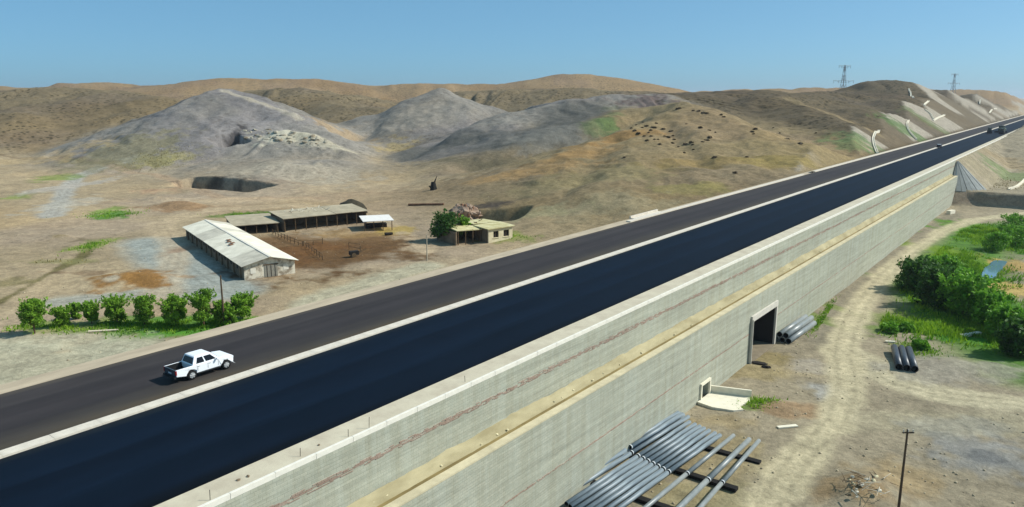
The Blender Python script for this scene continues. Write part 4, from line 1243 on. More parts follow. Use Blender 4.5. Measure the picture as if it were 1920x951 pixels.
# ================================================================== POND
def pond():
    rr = random.Random(4)
    # two banks of a narrow pool running away from the viewer
    A = [at_z(x, y, Z_FOOT - .5) for x, y in ((1833, 527), (1840, 512), (1852, 498), (1866, 486), (1880, 479))]
    B = [at_z(x, y, Z_FOOT - .5) for x, y in ((1893, 480), (1888, 492), (1876, 506), (1862, 520), (1848, 530))]
    pts = []
    for bank in (A, B):
        for p0, p1 in zip(bank[:-1], bank[1:]):
            for k in range(4):
                q_ = p0.lerp(p1, k / 4)
                pts.append((q_.x + rr.uniform(-.25, .25), q_.y + rr.uniform(-.4, .4)))
        pts.append((bank[-1].x, bank[-1].y))
    bm = bmesh.new()
    prism(bm, pts, -17.0, Z_FOOT - 0.50, axis='Z')
    m = bpy.data.materials.new('pond_water')
    m.use_nodes = True
    b = m.node_tree.nodes['Principled BSDF']
    b.inputs['Base Color'].default_value = (*lin(96, 128, 140), 1)
    b.inputs['Roughness'].default_value = 0.06
    b.inputs['IOR'].default_value = 1.33
    nz = node(m.node_tree, 'ShaderNodeTexNoise'); nz.inputs['Scale'].default_value = 1.5
    bp = node(m.node_tree, 'ShaderNodeBump'); bp.inputs['Strength'].default_value = 0.15; bp.inputs['Distance'].default_value = 0.02
    m.node_tree.links.new(nz.outputs[0], bp.inputs['Height']); m.node_tree.links.new(bp.outputs[0], b.inputs['Normal'])
    tag(obj('pond_water', bm, m), 'small blue pool of water among the grass', kind='structure')
pond()

# ================================================================== PICKUP
m_white_paint = mat('white_car_paint', lin(236, 238, 240), 0.25, 0.01, 1, spec=0.5)
m_glass = mat('dark_glass', lin(16, 20, 24), 0.18, 0.05, 1, spec=0.3)
m_rubber = mat('black_rubber', lin(22, 22, 22), 0.8, 0.1, 5)
m_rim = mat('silver_rim', lin(196, 196, 194), 0.35, 0.05, 4, metal=0.3)
m_plastic = mat('dark_plastic', lin(30, 32, 34), 0.6, 0.1, 4)
m_red = mat('red_lamp', lin(140, 20, 18), 0.3, 0.05, 4)
m_lamp = mat('clear_lamp', lin(210, 215, 220), 0.15, 0.05, 4)

def arch(cx, cz, r, a0, a1, n=10):
    return [(cx + r * math.cos(math.radians(a0 + (a1 - a0) * i / n)), cz + r * math.sin(math.radians(a0 + (a1 - a0) * i / n))) for i in range(n + 1)]

def bevel(bm, off, seg=2, ang=35):
    es = [e for e in bm.edges if len(e.link_faces) == 2 and math.degrees(e.calc_face_angle(0)) > ang]
    bmesh.ops.bevel(bm, geom=es, offset=off, segments=seg, affect='EDGES', profile=0.5)

def wheel(root, x, y, r=0.39, w=0.27, side=1):
    bm = bmesh.new()
    prof = [(0.62 * r, -w / 2), (0.9 * r, -w / 2), (r, -w * 0.36), (r, w * 0.36), (0.9 * r, w / 2), (0.62 * r, w / 2)]
    n = 28
    rings = []
    for i in range(n):
        a = 2 * math.pi * i / n
        rings.append([bm.verts.new((p_[0] * math.cos(a), p_[1], p_[0] * math.sin(a))) for p_ in prof])
    for i in range(n):
        A, B = rings[i], rings[(i + 1) % n]
        for k in range(len(prof) - 1):
            bm.faces.new((A[k], A[k + 1], B[k + 1], B[k]))
    wh = obj('wheel', bm, m_rubber, root, True)
    wh.location = (x, y, r)
    bm = bmesh.new()
    bar(bm, (0, side * 0.02, 0), (0, side * w * 0.40, 0), 0.63 * r, seg=24)
    for k in range(6):
        a = k * math.pi / 3
        bar(bm, (0, side * w * 0.42, 0), (0.56 * r * math.cos(a), side * w * 0.44, 0.56 * r * math.sin(a)), 0.05, seg=6)
    bar(bm, (0, side * w * 0.36, 0), (0, side * w * 0.5, 0), 0.13 * r * 1.6, seg=12)
    obj('rim', bm, m_rim, wh)
    return wh

def pickup(loc, rz, label):
    t = empty('pickup_truck', loc, rz)
    tag(t, label, 'pickup')
    Wd = 0.90
    # nose and cab body up to the beltline
    prof = [(0.40, 0.44)] + [(2.5, 0.44)] + arch(3.0, 0.40, 0.49, 175, 5) + [(3.58, 0.42), (3.70, 0.50), (3.74, 0.76), (3.68, 1.00), (3.46, 1.13), (2.75, 1.21), (2.3, 1.17), (1.9, 1.13), (0.40, 1.13)]
    bm = bmesh.new()
    prism(bm, prof, -Wd, Wd)
    for v in bm.verts:                       # rounded nose in plan, tucked sills
        if v.co.x > 3.2: v.co.y *= 1 - 0.17 * ((v.co.x - 3.2) / 0.54) ** 2
        if v.co.z > 1.0: v.co.y *= 0.965
        if v.co.z < 0.5: v.co.y *= 0.97
    bevel(bm, 0.045, 2, 40)
    body = obj('body', bm, m_white_paint, t, True)
    for p_ in body.data.polygons: p_.use_smooth = False
    # load bed
    bm = bmesh.new()
    prof = [(-1.30, 0.60), (-1.33, 1.14), (0.385, 1.14), (0.385, 0.46)] + arch(0.0, 0.40, 0.49, 5, 175) + [(-0.9, 0.52)]
    bm.free()
    bed = obj('load_bed', box_bm((-0.60, 0, 0.66), (1.38, 1.58, 0.06)), m_plastic, t)
    for s in (-1, 1):
        bm = bmesh.new()
        prism(bm, prof, s * (Wd - 0.10), s * Wd)
        bevel(bm, 0.02, 1, 40)
        obj('bed_side', bm, m_white_paint, bed)
    for s in (-1, 1):
        obj('bed_liner', box_bm((-0.60, s * 0.775, 0.90), (1.36, 0.04, 0.46)), m_plastic, bed)
    tg = obj('tailgate', box_bm((-1.30, 0, 0.87), (0.09, 1.62, 0.52)), mat('shaded_tailgate', lin(58, 68, 76), 0.4, 0.05, 2), t)  # slate colour stands for the shade on a white tailgate
    obj('handle', box_bm((-1.356, 0, 1.02), (0.02, 0.22, 0.07)), m_plastic, tg)
    obj('number_plate', box_bm((-1.352, 0, 0.80), (0.012, 0.46, 0.11)), m_lamp, tg)
    obj('rear_bumper', box_bm((-1.39, 0, 0.54), (0.16, 1.70, 0.18)), m_plastic, t)
    for s in (-1, 1):
        obj('tail_light', box_bm((-1.31, s * 0.845, 0.93), (0.10, 0.13, 0.36)), m_red, t)
        obj('headlight', box_bm((3.60, s * 0.64, 0.88), (0.20, 0.30, 0.15), Matrix.Rotation(-s * 0.35, 4, 'Z')), m_lamp, t)
        mi = bmesh.new(); bx(mi, (2.12, s * 1.02, 1.20), (0.14, 0.22, 0.17)); bevel(mi, 0.03, 1)
        obj('door_mirror', mi, m_white_paint, t)
        obj('side_step', box_bm((1.45, s * 0.90, 0.40), (1.9, 0.10, 0.05)), m_plastic, t)
        for xh in (0.62, 1.55):
            obj('door_handle', box_bm((xh, s * 0.885, 0.98), (0.18, 0.03, 0.035)), m_rim, t)
        for xd in (0.50, 1.38, 2.30):
            obj('door_gap', box_bm((xd, s * 0.893, 0.80), (0.010, 0.012, 0.44)), m_plastic, t)
    # cab
    obj('cab_back', box_bm((0.25, 0, 0.90), (0.32, 1.59, 0.48)), m_white_paint, t)
    zb, zt = 1.12, 1.80
    B = [(0.10, 0.85), (2.48, 0.83)]
    T = [(0.40, 0.68), (1.74, 0.67)]
    bm = bmesh.new()
    vb = [bm.verts.new((B[0][0], -B[0][1], zb)), bm.verts.new((B[1][0], -B[1][1], zb)), bm.verts.new((B[1][0], B[1][1], zb)), bm.verts.new((B[0][0], B[0][1], zb))]
    vm = [bm.verts.new((T[0][0] - 0.03, -T[0][1], zt - 0.05)), bm.verts.new((T[1][0] + 0.06, -T[1][1], zt - 0.06)), bm.verts.new((T[1][0] + 0.06, T[1][1], zt - 0.06)), bm.verts.new((T[0][0] - 0.03, T[0][1], zt - 0.05))]
    vt = [bm.verts.new((T[0][0] + 0.12, -T[0][1] + .1, zt)), bm.verts.new((T[1][0] - 0.15, -T[1][1] + .1, zt)), bm.verts.new((T[1][0] - 0.15, T[1][1] - .1, zt)), bm.verts.new((T[0][0] + 0.12, T[0][1] - .1, zt))]
    for a_, b2 in ((vb, vm), (vm, vt)):
        for i in range(4):
            j = (i + 1) % 4
            bm.faces.new((a_[i], a_[j], b2[j], b2[i]))
    bm.faces.new(vt); bm.faces.new(vb[::-1])
    obj('cab', bm, m_white_paint, t)
    def pane(name, quad, off):
        vs = [Vector(q_) for q_ in quad]
        n_ = (vs[1] - vs[0]).cross(vs[2] - vs[0]).normalized()
        if n_.dot(Vector(off)) < 0: n_ = -n_
        bm = bmesh.new()
        a_ = [bm.verts.new(v + n_ * 0.012) for v in vs]; c_ = [bm.verts.new(v - n_ * 0.02) for v in vs]
        bm.faces.new(a_); bm.faces.new(c_[::-1])
        for i in range(len(vs)):
            j = (i + 1) % len(vs)
            bm.faces.new((a_[i], c_[i], c_[j], a_[j]))
        obj(name, bm, m_glass, t)
    def L(u, k):   # point on the side plane: u along, k up
        return lambda s: (B[0][0] + (B[1][0] - B[0][0]) * u + k * ((T[0][0] - .03 + (T[1][0] + .06 - T[0][0] + .03) * u) - (B[0][0] + (B[1][0] - B[0][0]) * u)),
                          s * (B[0][1] + k * (T[0][1] - B[0][1])), zb + k * (zt - 0.055 - zb))
    for s in (-1, 1):
        pane('side_window', [L(0.13, .12)(s), L(0.44, .12)(s), L(0.44, .82)(s), L(0.16, .82)(s)], (0, s, 0.2))
        pane('side_window', [L(0.50, .12)(s), L(0.88, .12)(s), L(0.86, .82)(s), L(0.50, .82)(s)], (0, s, 0.2))
    pane('rear_window', [(0.14, -0.72, 1.22), (0.14, 0.72, 1.22), (0.32, 0.60, 1.67), (0.32, -0.60, 1.67)], (-1, 0, .3))
    pane('windscreen', [(2.40, -0.74, 1.20), (2.40, 0.74, 1.20), (1.88, 0.60, 1.69), (1.88, -0.60, 1.69)], (1, 0, .3))
    obj('grille', box_bm((3.72, 0, 0.78), (0.06, 0.9, 0.2)), m_plastic, t)
    obj('front_bumper', box_bm((3.66, 0, 0.52), (0.14, 1.46, 0.16)), m_plastic, t)
    obj('underbody', box_bm((1.1, 0, 0.42), (4.4, 0.9, 0.16)), m_plastic, t)
    for x in (0.0, 3.0):
        for s in (-1, 1):
            wheel(t, x, s * 0.77, side=s)
    return t
rw = at_z(361, 712, 0.0)
pk = Vector((rw.x - 0.82, rw.y, 0.004))
pickup(pk, math.radians(90), 'white double-cab pickup truck driving on the brown carriageway')

# ================================================================== FARM
def on(x, y):
    g = ground(x, y, 'L')
    return g
m_roof = mat('weathered_roof_sheet', lin(198, 192, 174), 0.75, 0.14, 0.35, bump=0.02, bscale=6, col2=lin(222, 216, 198))
m_roof2 = mat('dusty_flat_roof', lin(164, 152, 128), 0.9, 0.18, 0.4, bump=0.03, bscale=2)
m_stucco = mat('patchy_limewash', lin(148, 136, 118), 0.9, 0.2, 0.9, col2=lin(220, 212, 192), fac=(0.38, 0.55), bump=0.02)
m_mud = mat('mud_wall', lin(120, 104, 84), 0.95, 0.25, 0.7, bump=0.05)
m_timber = mat('old_timber', lin(98, 80, 58), 0.9, 0.25, 3, stretch=(6, 6, 1))
m_dark = mat('dark_interior', lin(38, 34, 30), 0.95, 0.2, 1)
m_rust = mat('rusty_sheet', lin(122, 88, 64), 0.85, 0.3, 1.0)

A_, B_ = at_z(458, 526, -11.0), at_z(556, 513, -11.0)
gdir = (B_ - A_).normalized()
BW = (B_ - A_).length
ldir = Vector((-gdir.y, gdir.x, 0))
if ldir.dot(RF(-0.6, 0.8)) < 0: ldir = -ldir
BL = 51.0
zb_ = min(gz(A_.x, A_.y), gz((A_ + ldir * BL).x, (A_ + ldir * BL).y)) 
barn = empty('barn', (A_.x, A_.y, -11.0), math.atan2(gdir.y, gdir.x))      # local x across the gable, y back along the length
tag(barn, 'long low whitewashed barn with a pale gabled roof on the farm', 'barn')
EV, RG = 2.75, 3.95
sgn = 1 if Vector((-gdir.y, gdir.x, 0)).dot(ldir) > 0 else -1
def frame_pt(x, y, z): return (x, sgn * y, z)
bm = bmesh.new()
prism(bm, [(0.15, -0.8), (BW - 0.15, -0.8), (BW - 0.15, EV - 0.05), (BW / 2, RG - 0.08), (0.15, EV - 0.05)], 0.25 * sgn, 0.6 * sgn)
gw = obj('gable_wall', bm, m_stucco, barn)
bm = bmesh.new()
prism(bm, [(0.15, -0.8), (BW - 0.15, -0.8), (BW - 0.15, EV - 0.05), (BW / 2, RG - 0.08), (0.15, EV - 0.05)], (BL - 0.6) * sgn, (BL - 0.2) * sgn)
obj('gable_wall', bm, m_mud, barn)
for x in (0.32, BW - 0.32):
    obj('side_wall', box_bm(frame_pt(x, BL / 2, EV / 2 - 0.45), (0.35, BL - 1.2, EV + 0.7)), m_mud, barn)
for k in range(11):
    obj('buttress', box_bm(frame_pt(0.02, 2.5 + k * 4.55, EV / 2 - 0.6), (0.35, 0.5, EV - 0.4)), m_mud, barn)
    if k < 10:
        obj('side_window', box_bm(frame_pt(0.14, 4.8 + k * 4.55, 1.7), (0.06, 1.0, 0.7)), m_dark, barn)
door = obj('door', box_bm(frame_pt(BW / 2 + 0.2, 0.22, 1.15), (2.4, 0.1, 2.3)), mat('grey_door_boards', lin(140, 136, 124), 0.85, 0.25, 2, stretch=(8, 1, 1)), barn)
for dx in (-0.75, 0.0, 0.75):
    obj('door_board_gap', box_bm(frame_pt(BW / 2 + 0.2 + dx, 0.15, 1.15), (0.07, 0.06, 2.2)), m_dark, door)
obj('door_frame', box_bm(frame_pt(BW / 2 + 0.2, 0.2, 2.38), (2.8, 0.14, 0.16)), m_timber, barn)
for dx in (-3.1, 3.0):
    obj('gable_patch', box_bm(frame_pt(BW / 2 + dx, 0.235, 1.5), (1.0, 0.05, 1.0)), mat('white_patch', lin(226, 220, 204), 0.9, 0.06, 2), barn)
for sd in (0, 1):
    nP = 12
    for k in range(nP):
        y0, y1 = -0.45 + k * (BL + 0.9) / nP, -0.45 + (k + 1) * (BL + 0.9) / nP
        bm = bmesh.new()
        xe, xr = (-0.45, BW / 2) if sd == 0 else (BW + 0.45, BW / 2)
        dz = random.uniform(-.02, .03)
        ze = EV - 0.45 * (RG - EV) / (BW / 2)
        nc = 14
        for c_ in range(nc):      # corrugation
            ya, yb, yc = y0 + (y1 - y0) * c_ / nc, y0 + (y1 - y0) * (c_ + .5) / nc, y0 + (y1 - y0) * (c_ + 1) / nc
            for (p0, p1, h0, h1) in ((ya, yb, 0, .05), (yb, yc, .05, 0)):
                v_ = [frame_pt(xe, p0, ze + h0 + dz), frame_pt(xe, p1, ze + h1 + dz), frame_pt(xr, p1, RG + h1 + dz), frame_pt(xr, p0, RG + h0 + dz)]
                lo = [(a1, b1, c1 - 0.05) for a1, b1, c1 in v_]
                V_ = [bm.verts.new(q_) for q_ in v_]; L_ = [bm.verts.new(q_) for q_ in lo]
                bm.faces.new(V_); bm.faces.new(L_[::-1]); bm.faces.new((V_[0], L_[0], L_[1], V_[1])); bm.faces.new((V_[2], L_[2], L_[3], V_[3]))
        tone = random.choice([0, 0, 0, 0, 0, 1])
        mm_ = m_roof if not tone else mat('roof_sheet_older', lin(184, 178, 162), 0.8, 0.16, 0.5, bump=0.02, bscale=6)
        obj('roof_panel', bm, mm_, barn)
obj('ridge_cap', box_bm(frame_pt(BW / 2, BL / 2, RG + 0.03), (0.5, BL + 0.8, 0.06)), mat('ridge_sheet', lin(214, 206, 192), 0.7, 0.1, 1), barn)
bm = bmesh.new()
for (u, v) in ((0.32, 0.38), (0.30, 0.42), (0.26, 0.36), (0.34, 0.45)):
    bx(bm, frame_pt(BW * u, BL * v, EV + (RG - EV) * (u * 2) + 0.10), (0.9, 1.1, 0.05), random.uniform(-.3, .3))
obj('roof_patch', bm, m_rust, barn)

def shed(label, name, pl, pr, depth, h_front, h_back, roof_m, posts=5, tilt=0.0, wall_back=True, over=0.4, zoff=0.0):
    """open-fronted shed: front foot line from pl to pr (picture points)"""
    a, b_ = on(*pl), on(*pr)
    z = min(a.z, b_.z) + zoff
    d = Vector((b_.x - a.x, b_.y - a.y, 0)); Ln = d.length; d.normalize()
    t = empty(name, (a.x, a.y, z), math.atan2(d.y, d.x))
    tag(t, label, 'shed')
    nP = max(2, int(Ln / 4.5))
    for k in range(nP):
        x0, x1 = -over + k * (Ln + 2 * over) / nP, -over + (k + 1) * (Ln + 2 * over) / nP
        bm = bmesh.new()
        sl = math.atan2(h_back - h_front, depth)
        M = Matrix.Rotation(sl, 4, 'X')
        bx(bm, ((x0 + x1) / 2, depth / 2, (h_front + h_back) / 2 + 0.12 + random.uniform(-.04, .04)), (x1 - x0 - 0.02, depth + 2 * over, 0.16), M)
        obj('roof_panel', bm, roof_m, t)
    if wall_back:
        obj('back_wall', box_bm((Ln / 2, depth - 0.15, h_back / 2 - 0.4), (Ln, 0.3, h_back + 0.7)), m_mud, t)
        for x in (0.15, Ln - 0.15):
            obj('side_wall', box_bm((x, depth / 2, h_front / 2 - 0.4), (0.3, depth - 0.4, h_front + 0.6)), m_mud, t)
    for k in range(posts):
        x = 0.1 + k * (Ln - 0.2) / (posts - 1)
        bm = bmesh.new(); bar(bm, (x, 0.1, -0.8), (x + random.uniform(-.05, .05), 0.1, h_front + 0.05), 0.11, seg=7)
        obj('post', bm, m_timber, t)
    return t, Ln
s1, L1 = shed('low flat dusty-roofed shed joining the barn to the open shed', 'flat_shed', (440, 442), (522, 436), 13, 2.4, 2.9, m_roof2, 5)
s2, L2 = shed('long open-fronted shed with a dark interior behind the corral', 'open_shed', (534, 436), (688, 418), 9, 3.3, 4.0, m_roof2, 9)
for k in range(22):
    bm = bmesh.new()
    x, y = random.uniform(3, L2 - 9), random.uniform(4.5, 8.6)
    bar(bm, (x, y, 3.78 + 0.07 * y / 9), (x + random.uniform(-1.6, 1.6), y + random.uniform(-.8, .8), 4.15 + random.uniform(0, .55)), 0.08, seg=5)
    o = obj('loose_roof_board', bm, random.choice([m_timber, m_roof, m_stucco]), s2)
s3, L3 = shed('small open shelter with a bright white sheet roof beside the corral', 'white_roof_shelter', (684, 434), (736, 432), 7.5, 2.5, 2.7, mat('white_sheet_roof', lin(226, 220, 212), 0.6, 0.05, 1), 4, wall_back=False)
bm = bmesh.new(); bx(bm, (L3 / 2, 5.5, 0.5), (L3 * .8, 2.2, 1.2)); bx(bm, (L3 * .25, 4.2, .4), (2, 1.4, .9))
tag(obj('fodder_heap', bm, m_dark), 'dark heap stored under the white-roofed shelter', 'heap').matrix_world = s3.matrix_basis.copy()
# brown heap behind the open shed
g = on(660, 402)
bm = bmesh.new()
bmesh.ops.create_icosphere(bm, subdivisions=3, radius=1)
for v in bm.verts:
    v.co = Vector((v.co.x * 4.6, v.co.y * 3.2, max(-0.2, v.co.z) * 3.4 * (1 - 0.25 * abs(v.co.x))))
    v.co *= 1 + 0.14 * (random.random() - .5)
o = obj('manure_heap', bm, mat('dark_manure', lin(58, 52, 38), 0.95, 0.3, 0.8, bump=0.1), None, True)
o.location = g + Vector((0, 0, 1.0)); o.rotation_euler = (0, 0, YAW)
tag(o, 'dark brown heap rising behind the right end of the open shed', 'heap')

# ruined farmhouse
ha, hb = at_z(916, 446, -9.6), at_z(961, 440, -9.6)
hd = Vector((hb.x - ha.x, hb.y - ha.y, 0)); HW = hd.length; hd.normalize()
hz = gz(ha.x, ha.y)
house = empty('farmhouse', (ha.x, ha.y, hz), math.atan2(hd.y, hd.x))
tag(house, 'ruined flat-roofed farmhouse with two dark windows in its pale end wall', 'house')
HH, HD = 3.3, 13.0
m_cream = mat('cream_plaster', lin(206, 192, 158), 0.9, 0.12, 0.8, bump=0.02, col2=lin(224, 212, 180))
# end wall with two real window openings
def wall_with_openings(parent, name, x0, x1, z0, z1, y, th, opens, m):
    xs = sorted({x0, x1, *[o_[0] for o_ in opens], *[o_[1] for o_ in opens]})
    zs = sorted({z0, z1, *[o_[2] for o_ in opens], *[o_[3] for o_ in opens]})
    bm = bmesh.new()
    for i in range(len(xs) - 1):
        for j in range(len(zs) - 1):
            xc, zc = (xs[i] + xs[i + 1]) / 2, (zs[j] + zs[j + 1]) / 2
            if any(o_[0] < xc < o_[1] and o_[2] < zc < o_[3] for o_ in opens): continue
            bx(bm, (xc, y, zc), (xs[i + 1] - xs[i], th, zs[j + 1] - zs[j]))
    bmesh.ops.remove_doubles(bm, verts=bm.verts[:], dist=0.001)
    return obj(name, bm, m, parent)
ops = [(HW * .20, HW * .42, 1.1, 2.6), (HW * .62, HW * .86, 1.1, 2.6)]
wall_with_openings(house, 'end_wall', 0, HW, -0.8, HH, 0.15, 0.3, ops, m_cream)
for (a, b_, c_, d_) in ops:
    wn_ = obj('window', box_bm(((a + b_) / 2, 0.34, (c_ + d_) / 2), (b_ - a + 0.1, 0.08, d_ - c_ + 0.1)), m_dark, house)
    obj('sill', box_bm(((a + b_) / 2, -0.04, c_ - 0.06), (b_ - a + 0.3, 0.16, 0.12)), m_cream, wn_)
    obj('mullion', box_bm(((a + b_) / 2, 0.26, (c_ + d_) / 2), (0.07, 0.06, d_ - c_)), m_timber, wn_)
obj('side_wall', box_bm((HW - 0.15, HD / 2, HH / 2 - 0.4), (0.3, HD - 0.7, HH + 0.8)), m_cream, house)
obj('back_wall', box_bm((HW / 2, HD, HH / 2 - 0.4), (HW, 0.3, HH + 0.8)), m_mud, house)
obj('side_wall', box_bm((0.15, HD / 2, HH / 2 - 0.4), (0.3, HD - 0.7, HH + 0.8)), m_mud, house)
obj('porch_wall', box_bm((-7.2, 6.6, HH / 2 - 0.5), (0.3, 8.5, HH + 0.4)), m_mud, house)
obj('porch_wall', box_bm((-3.6, 11.0, HH / 2 - 0.4), (7.0, 0.3, HH + 0.4)), m_mud, house)
for k in range(4):
    bm = bmesh.new(); bar(bm, (-6.6 + k * 2.0, 2.6, -0.6), (-6.6 + k * 2.0, 2.6, HH - 0.1), 0.12, seg=7)
    obj('porch_post', bm, m_timber, house)
m_roof3 = mat('yellowed_roof', lin(176, 164, 116), 0.9, 0.2, 0.5, bump=0.05, bscale=2, col2=lin(206, 198, 156))
for k, (x, y, w_, d_, z, rx, ry) in enumerate([(HW * .5, 2.6, HW + .9, 6.0, HH + .12, .02, -.02), (HW * .5, 9.2, HW + .8, 6.6, HH + .2, -.03, .03),
                                              (-3.6, 4.6, 7.0, 4.4, HH - .02, .09, .05), (-3.6, 9.6, 6.6, 3.0, HH + .15, -.10, -.06)]):
    obj('roof_slab', box_bm((x, y, z), (w_, d_, 0.2), Matrix.Rotation(rx, 4, 'X') @ Matrix.Rotation(ry, 4, 'Y')), m_roof3, house)
for k in range(9):
    bm = bmesh.new()
    x, y = random.uniform(-6, HW - 1), random.uniform(5, 11.5)
    bar(bm, (x, y, HH + 0.2), (x + random.uniform(-2, 2), y + random.uniform(-1, 1), HH + 0.45 + random.uniform(0, .3)), 0.09, seg=5)
    obj('roof_beam', bm, m_timber, house)
# collapsed red rubble behind the house
g = on(872, 405)
rub = empty('rubble_pile', g, YAW)
tag(rub, 'pinkish collapsed rubble and roofing behind the ruined farmhouse', 'rubble')
m_pink = mat('pinkish_rubble', lin(136, 112, 94), 0.95, 0.25, 0.8, bump=0.08, col2=lin(166, 144, 124))
bm = bmesh.new(); bmesh.ops.create_icosphere(bm, subdivisions=3, radius=1)
for v in bm.verts:
    v.co = Vector((v.co.x * 4.6, v.co.y * 3.8, max(v.co.z, -0.3) * 3.0 * (1 - .4 * abs(v.co.x)))) * (1 + .45 * (random.random() - .5))
obj('rubble_core', bm, m_pink, rub)
for k in range(60):
    bm = rock_bm(random.uniform(.3, .8), 500 + k)
    o = obj('rubble_block', bm, random.choice([m_pink, m_pink, m_rust]), rub)
    a = random.uniform(0, 6.28); r = random.uniform(.3, 1)
    o.location = (5.6 * r * math.cos(a), 4.6 * r * math.sin(a), 3.6 * (1 - r) + .2)
    o.rotation_euler = (random.uniform(0, 3), random.uniform(0, 3), random.uniform(0, 3))

# corral: posts and rails, each fence a thing
def fence(label, pts, name='corral_fence', h=1.2, gap=2.0):
    G = [on(*p_) for p_ in pts]
    t = empty(name, G[0]); tag(t, label, 'fence')
    prev = None
    for a, b_ in zip(G[:-1], G[1:]):
        n_ = max(1, int((b_ - a).length / gap))
        for k in range(n_ + 1):
            q_ = a.lerp(b_, k / n_); q_.z = gz(q_.x, q_.y)
            if prev is not None and (q_ - prev).length < 0.3: continue
            hh = h * random.uniform(.75, 1.25)
            bm = bmesh.new(); bar(bm, q_ - G[0] - Vector((0, 0, .4)), q_ - G[0] + Vector((random.uniform(-.1, .1), random.uniform(-.1, .1), hh)), 0.09, seg=6)
            obj('post', bm, m_timber, t)
            if prev is not None and random.random() < .8:
                for hz_ in (.45, .95):
                    bm = bmesh.new(); bar(bm, prev - G[0] + Vector((0, 0, hz_ * h)), q_ - G[0] + Vector((0, 0, hz_ * h * random.uniform(.85, 1.1))), 0.05, seg=5)
                    obj('rail', bm, m_timber, t)
            prev = q_
fence('weathered pole fence running from the sheds down the corral beside the barn', [(512, 440), (545, 455), (575, 465), (605, 488)])
fence('short pole fence across the middle of the corral', [(570, 462), (605, 458)])
fence('broken fence at the right end of the corral', [(655, 468), (676, 472)], h=1.6)
def log(name, label, p0, p1, r, m, cat='log', seg=9):
    a, b_ = on(*p0), on(*p1)
    t_ = empty(name, a); 
    bm = bmesh.new(); bar(bm, (0, 0, r), (b_ - a) + Vector((0, 0, r)), r, seg=seg, w2=r * .8)
    bpy.data.objects.remove(t_)
    o = obj(name, bm, m); o.location = a
    return tag(o, label, cat)
log('felled_log', 'long dark log lying in the dirt left of the rubble pile', (766, 386), (832, 385), 0.35, m_rust)
log('trough', 'dark trough lying beside the white-roofed shelter', (722, 442), (736, 441), 0.4, m_dark, 'trough')
log('white_log', 'pale stripped log lying in front of the roadside trees', (166, 624), (222, 621), 0.16, mat('pale_wood', lin(214, 200, 176), 0.9, 0.1, 3))
# drum and cart scraps in the corral
g = on(664, 482)
t = empty('farm_cart', g, YAW + .5); tag(t, 'small dark handcart with raised shafts at the right edge of the corral', 'cart')
obj('cart_box', box_bm((0, 0, 0.9), (1.9, 1.2, 0.8)), m_dark, t)
for s in (-1, 1):
    bm = bmesh.new(); bar(bm, (-.2, s * .75, .5), (-.2, s * .66, .5), .5, seg=14); obj('wheel', bm, m_timber, t)
    bm = bmesh.new(); bar(bm, (.9, s * .4, .8), (2.8, s * .35, 1.6), .06, seg=5); obj('shaft', bm, m_timber, t)
g = on(813, 356)
t = empty('dead_stump', g, 0); tag(t, 'black charred stump with one upright branch on the open ground', 'stump')
bm = bmesh.new(); bar(bm, (0, 0, -.3), (0, 0, 2.6), 1.1, seg=9, w2=.7); bar(bm, (.2, 0, 2), (.9, .6, 4.4), .35, seg=6, w2=.1); bar(bm, (-.2, 0, .2), (-1.5, -.5, 1.2), .6, seg=6, w2=.3)
for v in bm.verts: v.co += Vector((random.uniform(-.15, .15),) * 3)
obj('stump_wood', bm, mat('charred_wood', lin(34, 32, 28), 0.9, 0.3, 2), t)

# utility poles
m_pole = mat('pole_timber', lin(86, 70, 54), 0.9, 0.2, 4, stretch=(1, 1, .2))
m_cpole = mat('pole_concrete', lin(176, 166, 146), 0.9, 0.1, 2)
def pole(name, base, h, r, label, m, arm=1.1):
    t = empty(name, base, YAW); tag(t, label, 'pole')
    bm = bmesh.new(); bar(bm, (0, 0, -.5), (0, 0, h), r, seg=10, w2=r * .65); obj('shaft', bm, m, t)
    if arm:
        a = obj('crossarm', box_bm((0, -r, h - .25), (arm, .1, .12)), m, t)
        for s in (-1, 0, 1):
            bm = bmesh.new(); bar(bm, (s * arm * .42, -r, h - .19), (s * arm * .42, -r, h + .03), .045, seg=8); obj('insulator', bm, m_conc, a)
    return t
b = ground(421, 611, 'L'); pole('utility_pole', b, px_size(b, 97), 0.16, 'dark wooden utility pole standing among the roadside trees', m_pole, 0)
b = ground(801, 489, 'L'); pole('utility_pole', b, px_size(b, 50), 0.14, 'thin pale pole in front of the dark farm tree', m_cpole, 0)
tp = at_z(1702, 806, Z_FOOT + 8.2)
pole('utility_pole', Vector((tp.x, tp.y, gz(tp.x, tp.y))), 8.2, 0.13, 'dark wooden utility pole with a short crossarm on the bare valley ground', m_pole, 1.0)

# ================================================================== PIPES
m_pipe = mat('black_pipe', lin(74, 86, 97), 0.46, 0.15, 0.8, spec=0.5, stretch=(.3, 3, 3), col2=lin(134, 146, 152))
m_pipe_l = mat('grey_pipe', lin(118, 124, 124), 0.4, 0.12, 0.8, spec=0.5, col2=lin(142, 146, 144))
m_collar = mat('pale_collar', lin(200, 204, 206), 0.5, 0.05, 2)
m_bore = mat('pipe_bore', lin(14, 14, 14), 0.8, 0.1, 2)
def tube_bm(L_, r, wall_, seg=18):
    bm = bmesh.new()
    rings = []
    for (x, rr_) in ((0, r), (L_, r), (L_, r - wall_), (0, r - wall_)):
        rings.append([bm.verts.new((x, rr_ * math.cos(2 * math.pi * i / seg), rr_ * math.sin(2 * math.pi * i / seg))) for i in range(seg)])
    for k in range(4):
        A, B = rings[k], rings[(k + 1) % 4]
        for i in range(seg):
            j = (i + 1) % seg
            f = bm.faces.new((A[i], A[j], B[j], B[i])); f.smooth = k in (0, 2); f.material_index = 1 if k == 2 else 0
    return bm
_pipes = {}
